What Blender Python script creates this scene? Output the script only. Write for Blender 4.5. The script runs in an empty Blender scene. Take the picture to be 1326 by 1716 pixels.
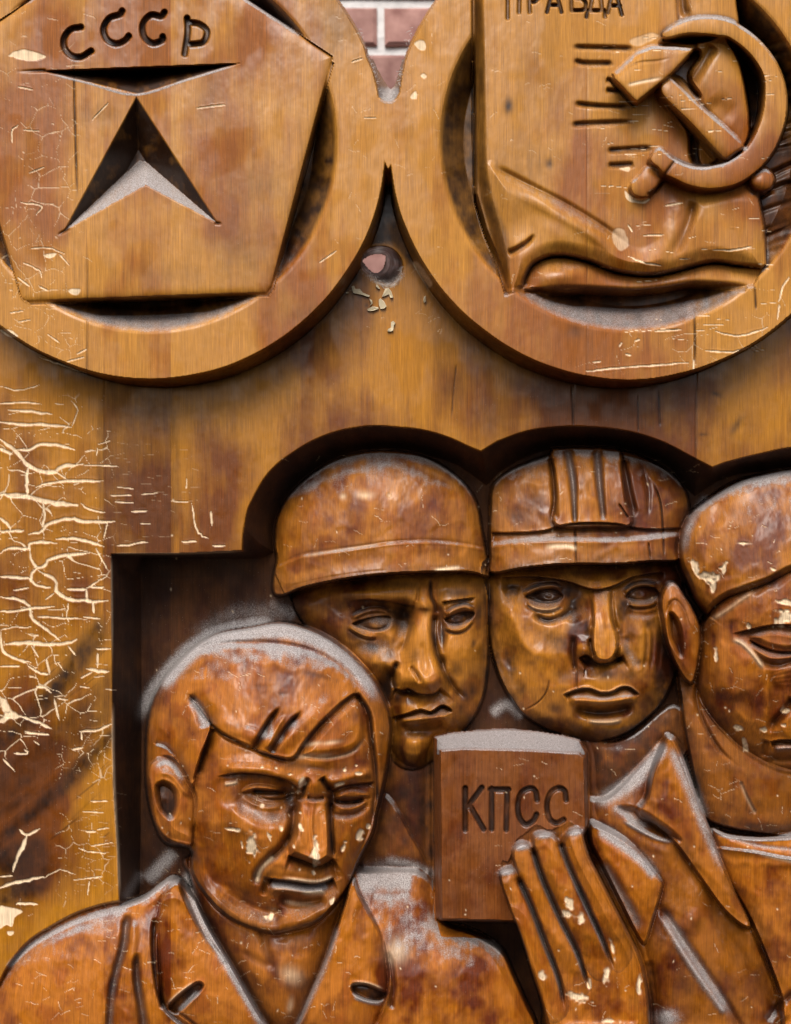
import bpy, math, random
import numpy as np

# ------------------------------------------------------------------ camera, world, sun, exposure
K = 0.0006            # metres per relief unit
D = 1500.0            # camera distance in relief units
UC, VC = 663.0, 858.0  # optical axis on the panel
ZC = 1.25             # height of the axis above ground
sc = bpy.context.scene
col = sc.collection
cam_d = bpy.data.cameras.new('camera')
cam = bpy.data.objects.new('camera', cam_d)
col.objects.link(cam)
cam.location = (0, -D * K, ZC)
cam.rotation_euler = (math.radians(90), 0, 0)
cam_d.sensor_fit = 'VERTICAL'
cam_d.angle = 2 * math.atan(858.0 / D)
cam_d.clip_start = 0.01
cam_d.clip_end = 200
cam_d.dof.use_dof = True
cam_d.dof.focus_distance = D * K - 0.01
cam_d.dof.aperture_fstop = 3.2
sc.camera = cam

SUN_EL, SUN_AZ = math.radians(50), math.radians(-10)   # high, in front of the panel, slightly left
world = bpy.data.worlds.new('World')
sc.world = world
world.use_nodes = True
wn = world.node_tree
sky = wn.nodes.new('ShaderNodeTexSky')
sky.sky_type = 'NISHITA'
sky.sun_disc = False
sky.sun_elevation = SUN_EL
sky.sun_rotation = math.radians(180) - SUN_AZ
sky.dust_density = 4.0
sky.air_density = 1.0
sky.ozone_density = 0.6
bg = wn.nodes['Background']
bg.inputs['Strength'].default_value = 0.078
wn.links.new(sky.outputs[0], bg.inputs['Color'])
sl = bpy.data.lights.new('sun', 'SUN')
sl.energy = 1.5
sl.angle = math.radians(38)
sl.color = (1.0, 0.96, 0.91)
sun = bpy.data.objects.new('sun', sl)
col.objects.link(sun)
dx, dy, dz = math.sin(SUN_AZ) * math.cos(SUN_EL), -math.cos(SUN_AZ) * math.cos(SUN_EL), math.sin(SUN_EL)
from mathutils import Vector
sun.rotation_euler = Vector((dx, dy, dz)).to_track_quat('Z', 'Y').to_euler()
sc.view_settings.view_transform = 'Standard'
sc.view_settings.look = 'None'
sc.view_settings.exposure = 1.28
sc.view_settings.gamma = 1.0

# ------------------------------------------------------------------ carving canvas
rng = np.random.default_rng(7)
random.seed(7)
STEP = 1.36
us = np.concatenate([np.arange(-220, -16, 8.0), np.arange(-16, 1342, STEP), np.arange(1342, 1520, 8.0)]).astype(np.float32)
vs = np.concatenate([np.arange(-200, -16, 8.0), np.arange(-16, 1732, STEP), np.arange(1732, 1860, 8.0)]).astype(np.float32)
NU, NV = len(us), len(vs)
Z = np.zeros((NV, NU), np.float32)       # carved height, positive towards the viewer
STAIN_SHADE = np.zeros_like(Z)                 # dark carver's stain, plus shade painted at edges, in sockets, under discs
CHIP = np.zeros_like(Z)                  # bare pale wood where varnish has flaked
DUST = np.zeros_like(Z)                  # grey dust lying on ledges
TONE = np.zeros_like(Z)                  # lighter / darker timber, plus disc shade painted on the board
PID = np.zeros((NV, NU), np.int16)
CUT = np.zeros((NV, NU), bool)
PARTS = [None]                           # id -> (name, parent id, kind of timber, label)

def part(name, parent=0, wood='figure', label=None):
    PARTS.append((name, parent, wood, label))
    return len(PARTS) - 1

def fr(x, y, s):
    return lambda *p: [(x + a / s, y + b / s) for a, b in p]
F1, F2, F3 = fr(0, 0, 2), fr(663, 0, 2), fr(0, 640, 2.861)
F4, F5, F6 = fr(420, 690, 2.86), fr(790, 690, 2.474), fr(180, 1000, 2.396)
F7, F8 = fr(680, 1180, 2.0526), fr(0, 1180, 2.8826)
G1, G2, G3 = fr(940, 0, 3.435), fr(560, 0, 6.63), fr(540, 380, 6.63)
G4, G5, G6 = fr(1080, 960, 4.29), fr(0, 1480, 3.315), fr(380, 1240, 4.42)
G7, G8 = fr(560, 960, 4.736), fr(820, 900, 3.9)
PX = lambda *p: list(p)

def spline(p, closed, n=5):
    p = np.array(p, np.float64)
    if len(p) < 3:
        return p
    if closed:
        q = np.vstack([p[-1:], p, p[:2]])
    else:
        q = np.vstack([2 * p[0] - p[1], p, 2 * p[-1] - p[-2]])
    out = []
    for i in range(len(q) - 3):
        a, b, c, d = q[i:i + 4]
        for t in np.arange(n) / n:
            out.append(0.5 * (2 * b + (c - a) * t + (2 * a - 5 * b + 4 * c - d) * t * t + (3 * b - a - 3 * c + d) * t ** 3))
    if not closed:
        out.append(p[-1])
    return np.array(out)

def win(p, pad):
    p = np.asarray(p)
    a = max(0, np.searchsorted(us, p[:, 0].min() - pad) - 1); b = min(NU, np.searchsorted(us, p[:, 0].max() + pad) + 1)
    c = max(0, np.searchsorted(vs, p[:, 1].min() - pad) - 1); d = min(NV, np.searchsorted(vs, p[:, 1].max() + pad) + 1)
    b = max(b, a + 2); d = max(d, c + 2)
    sl_ = (slice(c, d), slice(a, b))
    Ug, Vg = np.meshgrid(us[a:b], vs[c:d])
    return sl_, Ug, Vg

def sdf(p, U, V):
    """signed distance to a closed polygon, positive inside"""
    p = np.asarray(p, np.float32)
    d2 = np.full(U.shape, 1e12, np.float32)
    ins = np.zeros(U.shape, bool)
    n = len(p)
    for i in range(n):
        ax, ay = p[i]; bx, by = p[(i + 1) % n]
        ex, ey = bx - ax, by - ay
        L = ex * ex + ey * ey
        if L < 1e-9:
            continue
        wx, wy = U - ax, V - ay
        t = np.clip((wx * ex + wy * ey) / L, 0, 1)
        np.minimum(d2, (wx - t * ex) ** 2 + (wy - t * ey) ** 2, out=d2)
        if ay != by:
            cond = ((ay > V) != (by > V))
            ins ^= cond & (wx < wy * (ex / ey))
    d = np.sqrt(d2)
    return np.where(ins, d, -d)

def dline(p, U, V):
    """distance, arc parameter 0..1 and side (+ is right of travel with v down) to an open polyline"""
    p = np.asarray(p, np.float32)
    seg = np.hypot(*(p[1:] - p[:-1]).T)
    tot = max(seg.sum(), 1e-6)
    d2 = np.full(U.shape, 1e12, np.float32); tt = np.zeros_like(d2); side = np.zeros_like(d2)
    acc = 0
    for i in range(len(p) - 1):
        ax, ay = p[i]; ex, ey = p[i + 1] - p[i]
        L = ex * ex + ey * ey
        if L < 1e-9:
            continue
        wx, wy = U - ax, V - ay
        t = np.clip((wx * ex + wy * ey) / L, 0, 1)
        q = (wx - t * ex) ** 2 + (wy - t * ey) ** 2
        m = q < d2
        d2[m] = q[m]
        tt[m] = ((acc + t * seg[i]) / tot)[m]
        side[m] = np.sign(ex * wy - ey * wx)[m]
        acc += seg[i]
    return np.sqrt(d2), tt, side

def sst(a, b, x):
    t = np.clip((x - a) / (b - a), 0, 1)
    return t * t * (3 - 2 * t)

def blur(a, r, n=2):
    r = int(r)
    if r < 1:
        return a
    for _ in range(n):
        for ax in (0, 1):
            pad = [(0, 0), (0, 0)]; pad[ax] = (r + 1, r)
            c = np.cumsum(np.pad(a, pad, mode='edge').astype(np.float64), axis=ax)
            k = 2 * r + 1
            a = ((c[k:] - c[:-k]) if ax == 0 else (c[:, k:] - c[:, :-k])) / k
    return a.astype(np.float32)

def persp(p, drop):
    p = np.asarray(p, np.float64)
    return np.array([UC, VC]) + (p - np.array([UC, VC])) * (1 - drop / D)

def over(p, H, drop=0, w=2.5, pid=None, sm=True, stain=None, wst=0.0, fade=None, est=0.0, el=20.0, minz=None):
    """lay a carved form with outline p over what is there; its wall of height drop is seen in perspective"""
    q = spline(p, True) if sm else np.asarray(p, np.float64)
    qs = persp(q, drop) if drop else q
    s_, U, V = win(np.vstack([q, qs]), 4 + w)
    si = sdf(q, U, V)
    so = np.maximum(sdf(qs, U, V), si) if drop else si
    t = np.clip((so + w / 2) / (so - si + w), 0, 1)
    if fade is not None:
        t = t * fade(U, V)
    h = H(U, V, si) if callable(H) else H
    if minz is not None:
        h = np.maximum(h, Z[s_] + minz)
    Z[s_] = Z[s_] + (h - Z[s_]) * t
    if pid is not None:
        PID[s_][so > 0] = pid
    m = sst(-1, 2, si)
    for A in (STAIN_SHADE, CHIP, DUST):
        A[s_] *= 1 - sst(-1, 1, so)
    if stain:
        STAIN_SHADE[s_] = np.maximum(STAIN_SHADE[s_], stain * m)
    if est:  # edge patina, deepened by shade painted towards the outline
        STAIN_SHADE[s_] = np.maximum(STAIN_SHADE[s_], est * np.exp(-np.clip(si, 0, None) / el) * (si > -1))
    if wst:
        STAIN_SHADE[s_] = np.maximum(STAIN_SHADE[s_], wst * sst(-1, 1, so) * (1 - sst(-3, 0, si)) * (1 if fade is None else fade(U, V)))
    return si, s_

def bil(a, yi, xi):
    y0 = np.clip(np.floor(yi).astype(int), 0, a.shape[0] - 2); x0 = np.clip(np.floor(xi).astype(int), 0, a.shape[1] - 2)
    fy = np.clip(yi - y0, 0, 1)[:, None]; fx = np.clip(xi - x0, 0, 1)[None, :]
    A = a[y0][:, x0]; B = a[y0][:, x0 + 1]; C_ = a[y0 + 1][:, x0]; D_ = a[y0 + 1][:, x0 + 1]
    return ((A * (1 - fx) + B * fx) * (1 - fy) + (C_ * (1 - fx) + D_ * fx) * fy).astype(np.float32)

def inflate(p, base, top, power=0.5, sm=True, tilt=(0, 0)):
    """soft pillow height over outline p (Poisson solution raised to a power)"""
    q = spline(p, True) if sm else np.asarray(p, np.float64)
    g = 5.0
    lo, hi = q.min(0) - 12, q.max(0) + 12
    xs = np.arange(lo[0], hi[0] + g, g); ys = np.arange(lo[1], hi[1] + g, g)
    U, V = np.meshgrid(xs.astype(np.float32), ys.astype(np.float32))
    m = sdf(q, U, V) > -6
    phi = np.zeros(U.shape, np.float64)
    # successive over-relaxation, red-black
    par = (np.add.outer(np.arange(U.shape[0]), np.arange(U.shape[1])) % 2)
    m[0] = m[-1] = False; m[:, 0] = m[:, -1] = False
    N = max(U.shape); om = 2 / (1 + math.sin(math.pi / N))
    mm = [m & (par == 0), m & (par == 1)]
    for it in range(int(2.2 * N)):
        for k in (0, 1):
            av = 0.25 * (np.roll(phi, 1, 0) + np.roll(phi, -1, 0) + np.roll(phi, 1, 1) + np.roll(phi, -1, 1) + 1.0)
            phi[mm[k]] += om * (av - phi)[mm[k]]
    phi = np.clip(phi / max(phi.max(), 1e-9), 0, 1)
    hh = phi ** power
    c = q.mean(0)
    def H(Uw, Vw, si):
        r = bil(hh, (Vw[:, 0] - ys[0]) / g, (Uw[0] - xs[0]) / g)
        r = blur(r, 2, 2)
        return base + (top - base) * r + tilt[0] * (Uw - c[0]) + tilt[1] * (Vw - c[1])
    return H

def stroke(p, w, dz, ends=(0.35, 0.35), stain=0.0, prof='g', sm=True, only=None, dust=0.0, chip=0.0, k=1.0):
    """carve a groove (dz<0) or raise a ridge along p; w may be (start, end)"""
    q = spline(p, False, 4) if sm else np.asarray(p, np.float64)
    w0, w1 = (w, w) if np.isscalar(w) else w
    s_, U, V = win(q, 2.6 * max(w0, w1))
    d, t, sd = dline(q, U, V)
    ww = np.maximum(w0 + (w1 - w0) * t, 0.8)
    ed = np.ones_like(t)
    if ends[0]: ed *= sst(-0.02, ends[0], t)
    if ends[1]: ed *= sst(-0.02, ends[1], 1 - t)
    if prof == 'g': f = np.exp(-(d / ww) ** 2)
    elif prof == 'v': f = np.clip(1 - d / (ww * 1.5), 0, 1)
    else: f = 1 - sst(0.6, 1.25, d / ww)          # flat bottom
    if only is not None:
        f = f * np.isin(PID[s_], only)
    f2 = f * ed
    Z[s_] += dz * f2
    if stain: STAIN_SHADE[s_] = np.maximum(STAIN_SHADE[s_], np.clip(stain * f ** 0.8 * ed ** 0.5, 0, 1))
    if dust: DUST[s_] = np.maximum(DUST[s_], dust * f2)
    if chip: CHIP[s_] = np.maximum(CHIP[s_], chip * f2)
    return f2, s_

def crease(p, w, dz, side=1, ends=(0.2, 0.2), stain=0.0, aa=1.6, sm=True, only=None):
    """one-sided cut: a sharp step along p that dies away over w on the given side"""
    q = spline(p, False, 4) if sm else np.asarray(p, np.float64)
    s_, U, V = win(q, 3.2 * w)
    d, t, sd = dline(q, U, V)
    x = d * sd * side
    f = np.where(x > 0, np.exp(-(np.maximum(x, 0) / w) ** 1.3), 0) * sst(-aa * 0.2, aa, x)
    ed = np.ones_like(t)
    if ends[0]: ed *= sst(0, ends[0], t)
    if ends[1]: ed *= sst(0, ends[1], 1 - t)
    # past the end points the side test is meaningless: fade radially
    if only is not None:
        f = f * np.isin(PID[s_], only)
    f = f * ed
    Z[s_] += dz * f
    if stain: STAIN_SHADE[s_] = np.maximum(STAIN_SHADE[s_], np.clip(stain * f, 0, 1))

def ledge(p, dz, side=1, soft=3.0, only=None, stain=0.0, far=90.0):
    """raise everything on one side of line p by dz, behind a short ramp"""
    q = spline(p, False, 4)
    s_, U, V = win(q, far)
    d, t, sd = dline(q, U, V)
    x = d * sd * side
    f = sst(-soft, soft, x) * ((t > 0.002) & (t < 0.998) | (d < 4)) * sst(far, far * 0.8, d)
    if only is not None:
        f = f * np.isin(PID[s_], only)
    Z[s_] += dz * f
    if stain: STAIN_SHADE[s_] = np.maximum(STAIN_SHADE[s_], stain * np.exp(-(np.clip(x + soft, -60, 60) / 3.5) ** 2) * (f >= 0) * (np.isin(PID[s_], only) if only is not None else 1))

def bump(c, rx, ry, dz, rot=0, stain=0.0, only=None, p=2.0, dust=0.0, chip=0.0, tone=0.0):
    cx, cy = c[0] if isinstance(c, list) else c
    R = 2.4 * max(rx, ry)
    s_, U, V = win(np.array([(cx - R, cy - R), (cx + R, cy + R)]), 0)
    ca, sa = math.cos(math.radians(rot)), math.sin(math.radians(rot))
    x = ((U - cx) * ca + (V - cy) * sa) / rx; y = (-(U - cx) * sa + (V - cy) * ca) / ry
    rr_ = x * x + y * y
    if p >= 4:
        rr_ = rr_ * (1 + 1.5 * (NZ[s_] - 0.5)) ** 2
    f = np.exp(-rr_ ** (p / 2))
    if only is not None:
        f = f * np.isin(PID[s_], only)
    Z[s_] += dz * f
    if stain: STAIN_SHADE[s_] = np.maximum(STAIN_SHADE[s_], stain * f)
    if dust: DUST[s_] = np.maximum(DUST[s_], dust * f)
    if chip: CHIP[s_] = np.maximum(CHIP[s_], chip * f)
    if tone: TONE[s_] += tone * f

def noise(sx, sy, octv=3, seed=0):
    r = np.random.default_rng(seed)
    out = np.zeros((NV, NU), np.float32); amp = 1.0; tot = 0
    for o in range(octv):
        gx, gy = sx / 2 ** o, sy / 2 ** o
        a = r.random((int(2100 / gy) + 4, int(1800 / gx) + 4)).astype(np.float32)
        yi = (vs + 210) / gy; xi = (us + 230) / gx
        yf, xf = np.floor(yi), np.floor(xi)
        out += amp * bil(a, yf + (lambda t: t * t * (3 - 2 * t))(yi - yf), xf + (lambda t: t * t * (3 - 2 * t))(xi - xf))
        tot += amp; amp *= 0.55
    return out / tot

UU, VV = np.meshgrid(us, vs)
NZ = noise(9, 9, 2, 21)
# ------------------------------------------------------------------ board, niche and medallions
def circ(c, r, n=140):
    return [(c[0] + r * math.cos(2 * math.pi * i / n), c[1] + r * math.sin(2 * math.pi * i / n)) for i in range(n)]

def wob(c, r, seed, n=220):
    g = random.Random(seed); ph = [(k, g.uniform(0, 6.28), g.uniform(.2, 1) * 5 / k) for k in (5, 9, 14, 23, 37, 55)]
    return [(c[0] + (r + sum(a * math.sin(k * t + p) for k, p, a in ph)) * math.cos(t), c[1] + (r + sum(a * math.sin(k * t + p) for k, p, a in ph)) * math.sin(t)) for t in (2 * math.pi * i / n for i in range(n))]

def paint(A, p, val, soft=6.0, sm=True, amount=None):
    q = spline(p, True) if sm else np.asarray(p, np.float64)
    s_, U, V = win(q, soft + 2)
    m = sst(-soft, soft, sdf(q, U, V))
    if A is TONE: A[s_] += val * m
    else: A[s_] = np.maximum(A[s_], val * m)

SEAMS = [174, 287, 960, 1165]
xs_prev = -1e9
PLANKS = []
for i, x in enumerate(SEAMS + [1e9]):
    pid = part('plank', 0, 'board'); PLANKS.append(pid)
    PID[(UU >= xs_prev) & (UU < x)] = pid
    xs_prev = x
TONE += np.select([UU < 174, UU < 287, UU < 960, UU < 1165], [0.0, -0.26, 0.12, -0.06], 0.06)
for x in SEAMS:
    stroke([(x, -250), (x + 3, 400), (x, 930)], 1.6, -1.2, ends=(0, 0), stain=0.35)
# slightly uneven hand-planed face
Z += 5 * (noise(230, 300, 3, 3) - 0.5)
# hole through the board with worn rim
HOLE_O = spline(G3((440, 400), (470, 300), (560, 235), (680, 225), (790, 260), (865, 340), (895, 450), (850, 570), (760, 640), (640, 615), (540, 545), (460, 480)), True)
HOLE_I = spline(G3((440, 375), (500, 320), (580, 297), (705, 308), (712, 390), (690, 460), (650, 510), (590, 526), (520, 490), (470, 430)), True)

C1, C2, RO, RI = (250, 239), (1053, 237), 397, 316
MED = 75
for c in (C1, C2):      # antique stain and painted shade along the foot of each disc
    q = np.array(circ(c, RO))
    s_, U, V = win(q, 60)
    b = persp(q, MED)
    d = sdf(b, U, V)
    STAIN_SHADE[s_] = np.maximum(STAIN_SHADE[s_], 0.9 * np.exp(-np.clip(-d, 0, None) / 7.0))
paint(STAIN_SHADE, [(651, 200), (638, 310), (612, 380), (575, 450), (560, 485), (600, 470), (612, 425), (655, 412), (690, 450), (725, 500), (700, 430), (672, 370), (660, 300)], 1.0, 12)  # gap below the bridge: stain and the discs' shadow painted together

disc = part('medallion', 0, 'med', 'left medallion with a pentagon badge and star')
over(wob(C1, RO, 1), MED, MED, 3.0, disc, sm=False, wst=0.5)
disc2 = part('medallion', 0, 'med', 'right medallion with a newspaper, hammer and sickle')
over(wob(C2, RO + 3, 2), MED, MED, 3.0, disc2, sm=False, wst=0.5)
# bridge of wood between the two discs
over([(622, 172), (640, 166), (658, 166), (676, 172), (668, 215), (660, 262), (651, 285), (642, 262), (634, 215)], MED, MED, 3.0, disc, sm=True)
Z += np.where((PID == disc) | (PID == disc2), 3.0 * (noise(190, 320, 2, 4) - 0.5), 0)

def basin(c, r, deep, slope, pid):
    q = np.array(circ(c, r)); s_, U, V = win(q, 4)
    d = r - np.hypot(U - c[0], V - c[1])
    h = np.minimum(deep, np.maximum(d, 0) * slope)
    Z[s_] -= h * (d > 0)
    # rounded lip
    Z[s_] -= 1.6 * np.exp(-(d / 3.0) ** 2)
    return s_, d
pk1 = part('recess', disc, 'med')
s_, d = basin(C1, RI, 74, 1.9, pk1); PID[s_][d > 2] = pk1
STAIN_SHADE[s_] = np.maximum(STAIN_SHADE[s_], 0.82 * sst(0, 9, d))
badge = part('pentagon_badge', disc, 'med')
PENT = [(235, -121), (558, 95), (456, 480), (447, 492), (44, 506), (36, 500), (-88, 92)]
s2, U, V = win(np.array(PENT), 40); dd = sdf(PENT, U, V)
STAIN_SHADE[s2] = np.maximum(STAIN_SHADE[s2], 0.95 * np.exp(-(np.clip(-dd, 0, None) / 16) ** 2) * (PID[s2] == pk1))
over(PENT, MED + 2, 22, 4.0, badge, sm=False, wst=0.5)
q = np.array(PENT); s2, U, V = win(q, 30); dd = sdf(q, U, V)
Z[s2] -= np.where(PID[s2] == badge, 5 * np.exp(-np.clip(dd, 0, None) / 6), 0)
Z += np.where(PID == badge, 3 * (noise(200, 320, 2, 5) - 0.5), 0)

# --- star: V-carved wedges with one steep side
def vcut(p, slopes, deep, pid, stain_e, join=()):
    """carve polygon p; depth grows with distance from every edge at that edge's own slope"""
    p = np.array(p, np.float32); s_, U, V = win(p, 4); ins = sdf(p, U, V)
    n = len(p); ar = 0
    for i in range(n):
        ar += p[i][0] * p[(i + 1) % n][1] - p[(i + 1) % n][0] * p[i][1]
    sg = 1 if ar > 0 else -1
    ds = []
    for i in range(n):
        e = p[(i + 1) % n] - p[i]; L = np.hypot(*e)
        ds.append(sg * (e[0] * (V - p[i][1]) - e[1] * (U - p[i][0])) / L * slopes[i])
    for a, b in join:
        m = np.maximum(ds[a], ds[b]); ds[a] = m; ds[b] = m
    st = np.stack(ds); k = st.argmin(0); dep = np.clip(st.min(0), 0, deep)
    dep = np.where(ins > -1, dep, 0)
    Z[s_] -= dep
    PID[s_][ins > 0.8] = pid
    sv = np.array(stain_e, np.float32)[k]
    STAIN_SHADE[s_] = np.maximum(STAIN_SHADE[s_], np.where(ins > 0, sv * sst(0, 3, ins), 0))
    return s_, ins, k
star = part('star_cut', disc, 'med')
vcut(PX((66, 119), (405, 106), (233, 159)), (6.0, 1.7, 1.7), 60, star, (1.0, 1.0, 1.0))
star2 = part('star_cut', disc, 'med')
s_, ins, k = vcut(F1((458, 322), (735, 754), (489, 622), (212, 778)), (1.15, 1.5, 1.5, 1.15), 52, star2, (1.0, 0.25, 0.25, 1.0), join=((1, 2),))
DUST[s_] = np.maximum(DUST[s_], np.where((ins > 1) & ((k == 1) | (k == 2)), 0.68, 0))
stroke(F1((45, 240), (150, 237)), 2.2, -3, (0.9, 0), stain=0.7)
stroke(F1((190, 790), (230, 768)), 2.2, -3, (0.6, 0), stain=0.7)
stroke(F1((720, 748), (745, 750)), 2.2, -3, (0.1, 0.5), stain=0.7)
stroke(F1((150, 243), (300, 280), (455, 318), (620, 270), (800, 215)), 2.0, 0, (0.1, 0.1), dust=0.8)

# --- engraved letters
def letter(strokes, w, dep, parent, stain=0.9, sm=True):
    pid = part('letter', parent, 'med')
    base = Z.copy() if False else None
    for p in strokes:
        q = spline(p, False, 5) if sm else np.asarray(p, np.float64)
        s_, U, V = win(q, 2 * w)
        d, t, _ = dline(q, U, V)
        f = 1 - sst(0.55, 1.1, d / w)
        old = LET[s_]
        add = np.maximum(f - old, 0)
        Z[s_] -= dep * add
        LET[s_] = np.maximum(old, f)
        STAIN_SHADE[s_] = np.maximum(STAIN_SHADE[s_], stain * f)
        PID[s_][d < w * 0.95] = pid
LET = np.zeros_like(Z)
letter([F1((272, 92), (238, 100), (216, 128), (217, 162), (240, 188), (272, 192), (306, 172))], 5.6, 9, disc)
letter([F1((410, 38), (402, 50), (368, 62), (348, 96), (358, 132), (388, 148), (418, 138), (432, 122))], 5.6, 9, disc)
letter([F1((552, 42), (540, 56), (506, 52), (480, 82), (484, 124), (512, 146), (545, 136), (546, 124))], 5.6, 9, disc)
letter([F1((628, 62), (630, 110), (620, 182)), F1((630, 76), (668, 82), (694, 106), (682, 142), (638, 150))], 5.6, 9, disc)

# --- right medallion
pk2 = part('recess', disc2, 'med')
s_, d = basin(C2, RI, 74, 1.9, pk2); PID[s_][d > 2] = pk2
STAIN_SHADE[s_] = np.maximum(STAIN_SHADE[s_], 0.74 * sst(0, 9, d))
# chiselled leaf texture in the right-hand recess
for i in range(34):
    a = -0.9 + i * 0.05
    x0, y0 = 1180 + 30 * math.sin(i * 1.7), 120 + i * 13
    stroke([(x0 + 10, y0), (x0 + 90, y0 - 45 - 20 * math.sin(i)), (x0 + 190, y0 - 80)], 4.5, -4.5, (0.2, 0.2), only=[pk2], stain=0.25)
paper = part('newspaper', disc2, 'med')
NEWS = [(793, -90), (794, 40), (796, 150), (797, 260), (798, 325), (815, 385), (838, 440), (851, 487), (870, 480), (905, 484), (950, 488), (985, 484),
        (1065, 488), (1115, 483), (1165, 474), (1215, 477), (1262, 480), (1279, 448), (1284, 443), (1281, 380), (1270, 318), (1250, 250), (1200, 60), (1195, -90)]
s2, U, V = win(np.array(NEWS), 40); dd = sdf(NEWS, U, V)
STAIN_SHADE[s2] = np.maximum(STAIN_SHADE[s2], 0.95 * np.exp(-(np.clip(-dd, 0, None) / 14) ** 2) * (PID[s2] == pk2))
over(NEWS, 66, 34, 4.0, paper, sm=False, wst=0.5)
# edge face of the sheet on the left
paint(STAIN_SHADE, [(793, 20), (811, 30), (817, 270), (828, 330), (852, 400), (850, 480), (830, 430), (797, 330)], 0.55, 6)
s2, U, V = win(np.array(NEWS), 10)
xe = np.interp(V[:, 0], [-90, 30, 280, 330, 380, 430, 490], [812, 813, 818, 826, 840, 852, 860])[:, None]
Z[s2] -= np.where(PID[s2] == paper, 34 * sst(0, 22, xe - U), 0)
# rolled lower part
curl = F2((310, 552), (380, 590), (440, 622), (560, 685), (650, 735), (720, 785), (780, 832), (830, 838), (900, 800), (985, 700), (1000, 660), (1220, 640), (1240, 890), (1150, 885), (1060, 872), (960, 898), (860, 920), (740, 908), (640, 872), (540, 855), (470, 885), (425, 950), (385, 985), (375, 880), (340, 700))
s2, U, V = win(np.array(curl), 6); dd = sdf(spline(curl, True), U, V)
Z[s2] += np.where(PID[s2] == paper, 13 * sst(-8, 26, dd), 0)
TONE[s2] += 0.10 * sst(-2, 20, dd)
stroke(F2((312, 552), (440, 618), (560, 680), (700, 765), (780, 828)), 6, -7, (0.15, 0.2), stain=0.35)
stroke(F2((400, 610), (520, 690), (650, 770), (760, 850)), 14, 9, (0.3, 0.3))
stroke(F2((468, 785), (440, 815), (400, 840), (376, 850)), (3, 5), -10, (0.3, 0.1), stain=0.5)
bump(F2((420, 760)), 34, 40, -9)
stroke(F2((1000, 660), (985, 740), (940, 830), (890, 870)), (6, 12), -9, (0.2, 0.3), stain=0.3)
stroke(F2((960, 640), (940, 740), (880, 820)), 12, 5)
bump(F2((560, 780)), 40, 24, 6, 30)
# fold between front and back page
fold = F2((425, 965), (440, 920), (470, 880), (540, 857), (640, 874), (740, 912), (860, 924), (960, 904), (1060, 880), (1150, 890), (1235, 896))
crease(fold, 30, -17, side=1, ends=(0.02, 0.02), stain=0.0, only=[paper])
stroke(fold, 3.2, -9, (0.03, 0.1), stain=1.0, only=[paper])
stroke(F2((440, 985), (520, 972), (640, 968), (800, 975), (900, 965), (1000, 950), (1100, 955), (1190, 960)), 5, -7, (0, 0.1), stain=0.4, only=[paper])
bump(F2((560, 920)), 40, 16, 10, -8)
# printed lines carved in the sheet, and masthead
for p in (((595, 158), (690, 160), (800, 163)), ((597, 205), (640, 212), (730, 212)), ((705, 268), (750, 276)), ((705, 303), (775, 308)), ((600, 348), (690, 356), (790, 358)), ((590, 418), (690, 412), (797, 408)), ((710, 505), (780, 500), (860, 495)), ((712, 555), (800, 550))):
    stroke(F2(*p), 4.0, -5.5, (0.1, 0.15), stain=0.8)
    stroke(F2(*[(x + 6, y + random.uniform(4, 9)) for x, y in p]), 2.2, -2.0, (0.2, 0.2), stain=0.5)
mast = [[F2((376, 62), (376, -50)), F2((376, -50), (416, -50)), F2((416, -50), (414, 42))],
        [F2((450, 42), (447, -50)), F2((447, -50), (480, -45), (488, -20), (470, 5), (450, 8))],
        [F2((508, 42), (532, -50)), F2((532, -50), (556, 42)), F2((516, 18), (548, 18))],
        [F2((590, 36), (588, -50)), F2((588, -50), (622, -42), (624, -18), (592, -8)), F2((592, -8), (632, 2), (634, 32), (592, 36))],
        [F2((640, 58), (644, 36)), F2((644, 36), (700, 36)), F2((700, 36), (702, 58)), F2((652, 36), (668, -50)), F2((668, -50), (684, -50)), F2((684, -50), (692, 36))],
        [F2((712, 44), (732, -50)), F2((732, -50), (758, 50)), F2((718, 20), (752, 20))]]
for L in mast:
    letter(L, 3.6, 6, disc2, 0.85, sm=True)

# banner sheet behind the sickle, hammer, sickle
banner = part('banner', disc2, 'med')
BAN = G1((690, -250), (1000, -250), (1010, 0), (1025, 120), (1045, 330), (1075, 520), (1087, 700), (1075, 800), (1040, 830), (960, 740), (800, 560), (740, 440), (790, 260), (700, 120), (680, 0))
over(BAN, inflate(BAN, 58, 78, 0.5), 14, 3, banner, wst=0.6)
stroke(G1((700, -100), (705, 40), (730, 110)), 7, -10, (0, 0.2), stain=0.6)
stroke(G1((880, 260), (830, 340), (770, 440), (740, 470)), 10, -10, (0.1, 0.1), stain=0.45)
stroke(G1((860, 560), (940, 640), (1010, 690)), 18, -5)
hole2 = G1((955, 215), (1040, 270), (1130, 370), (1165, 460), (1165, 570), (1135, 690), (1092, 745), (1082, 640), (1052, 450), (1018, 330))
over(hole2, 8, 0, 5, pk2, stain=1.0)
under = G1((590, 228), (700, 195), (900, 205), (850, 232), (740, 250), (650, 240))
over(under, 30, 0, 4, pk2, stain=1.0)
over(G1((640, 425), (770, 290), (800, 330), (740, 440), (800, 550), (760, 540), (690, 460)), 40, 0, 8, paper, stain=0.7)
over(G1((600, 590), (680, 680), (780, 790), (900, 880), (950, 925), (790, 950), (745, 900), (735, 770), (680, 680)), 38, 0, 6, paper, stain=0.85)
over(G1((800, 810), (880, 890), (890, 930), (805, 945)), 54, 0, 3, paper)
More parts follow.
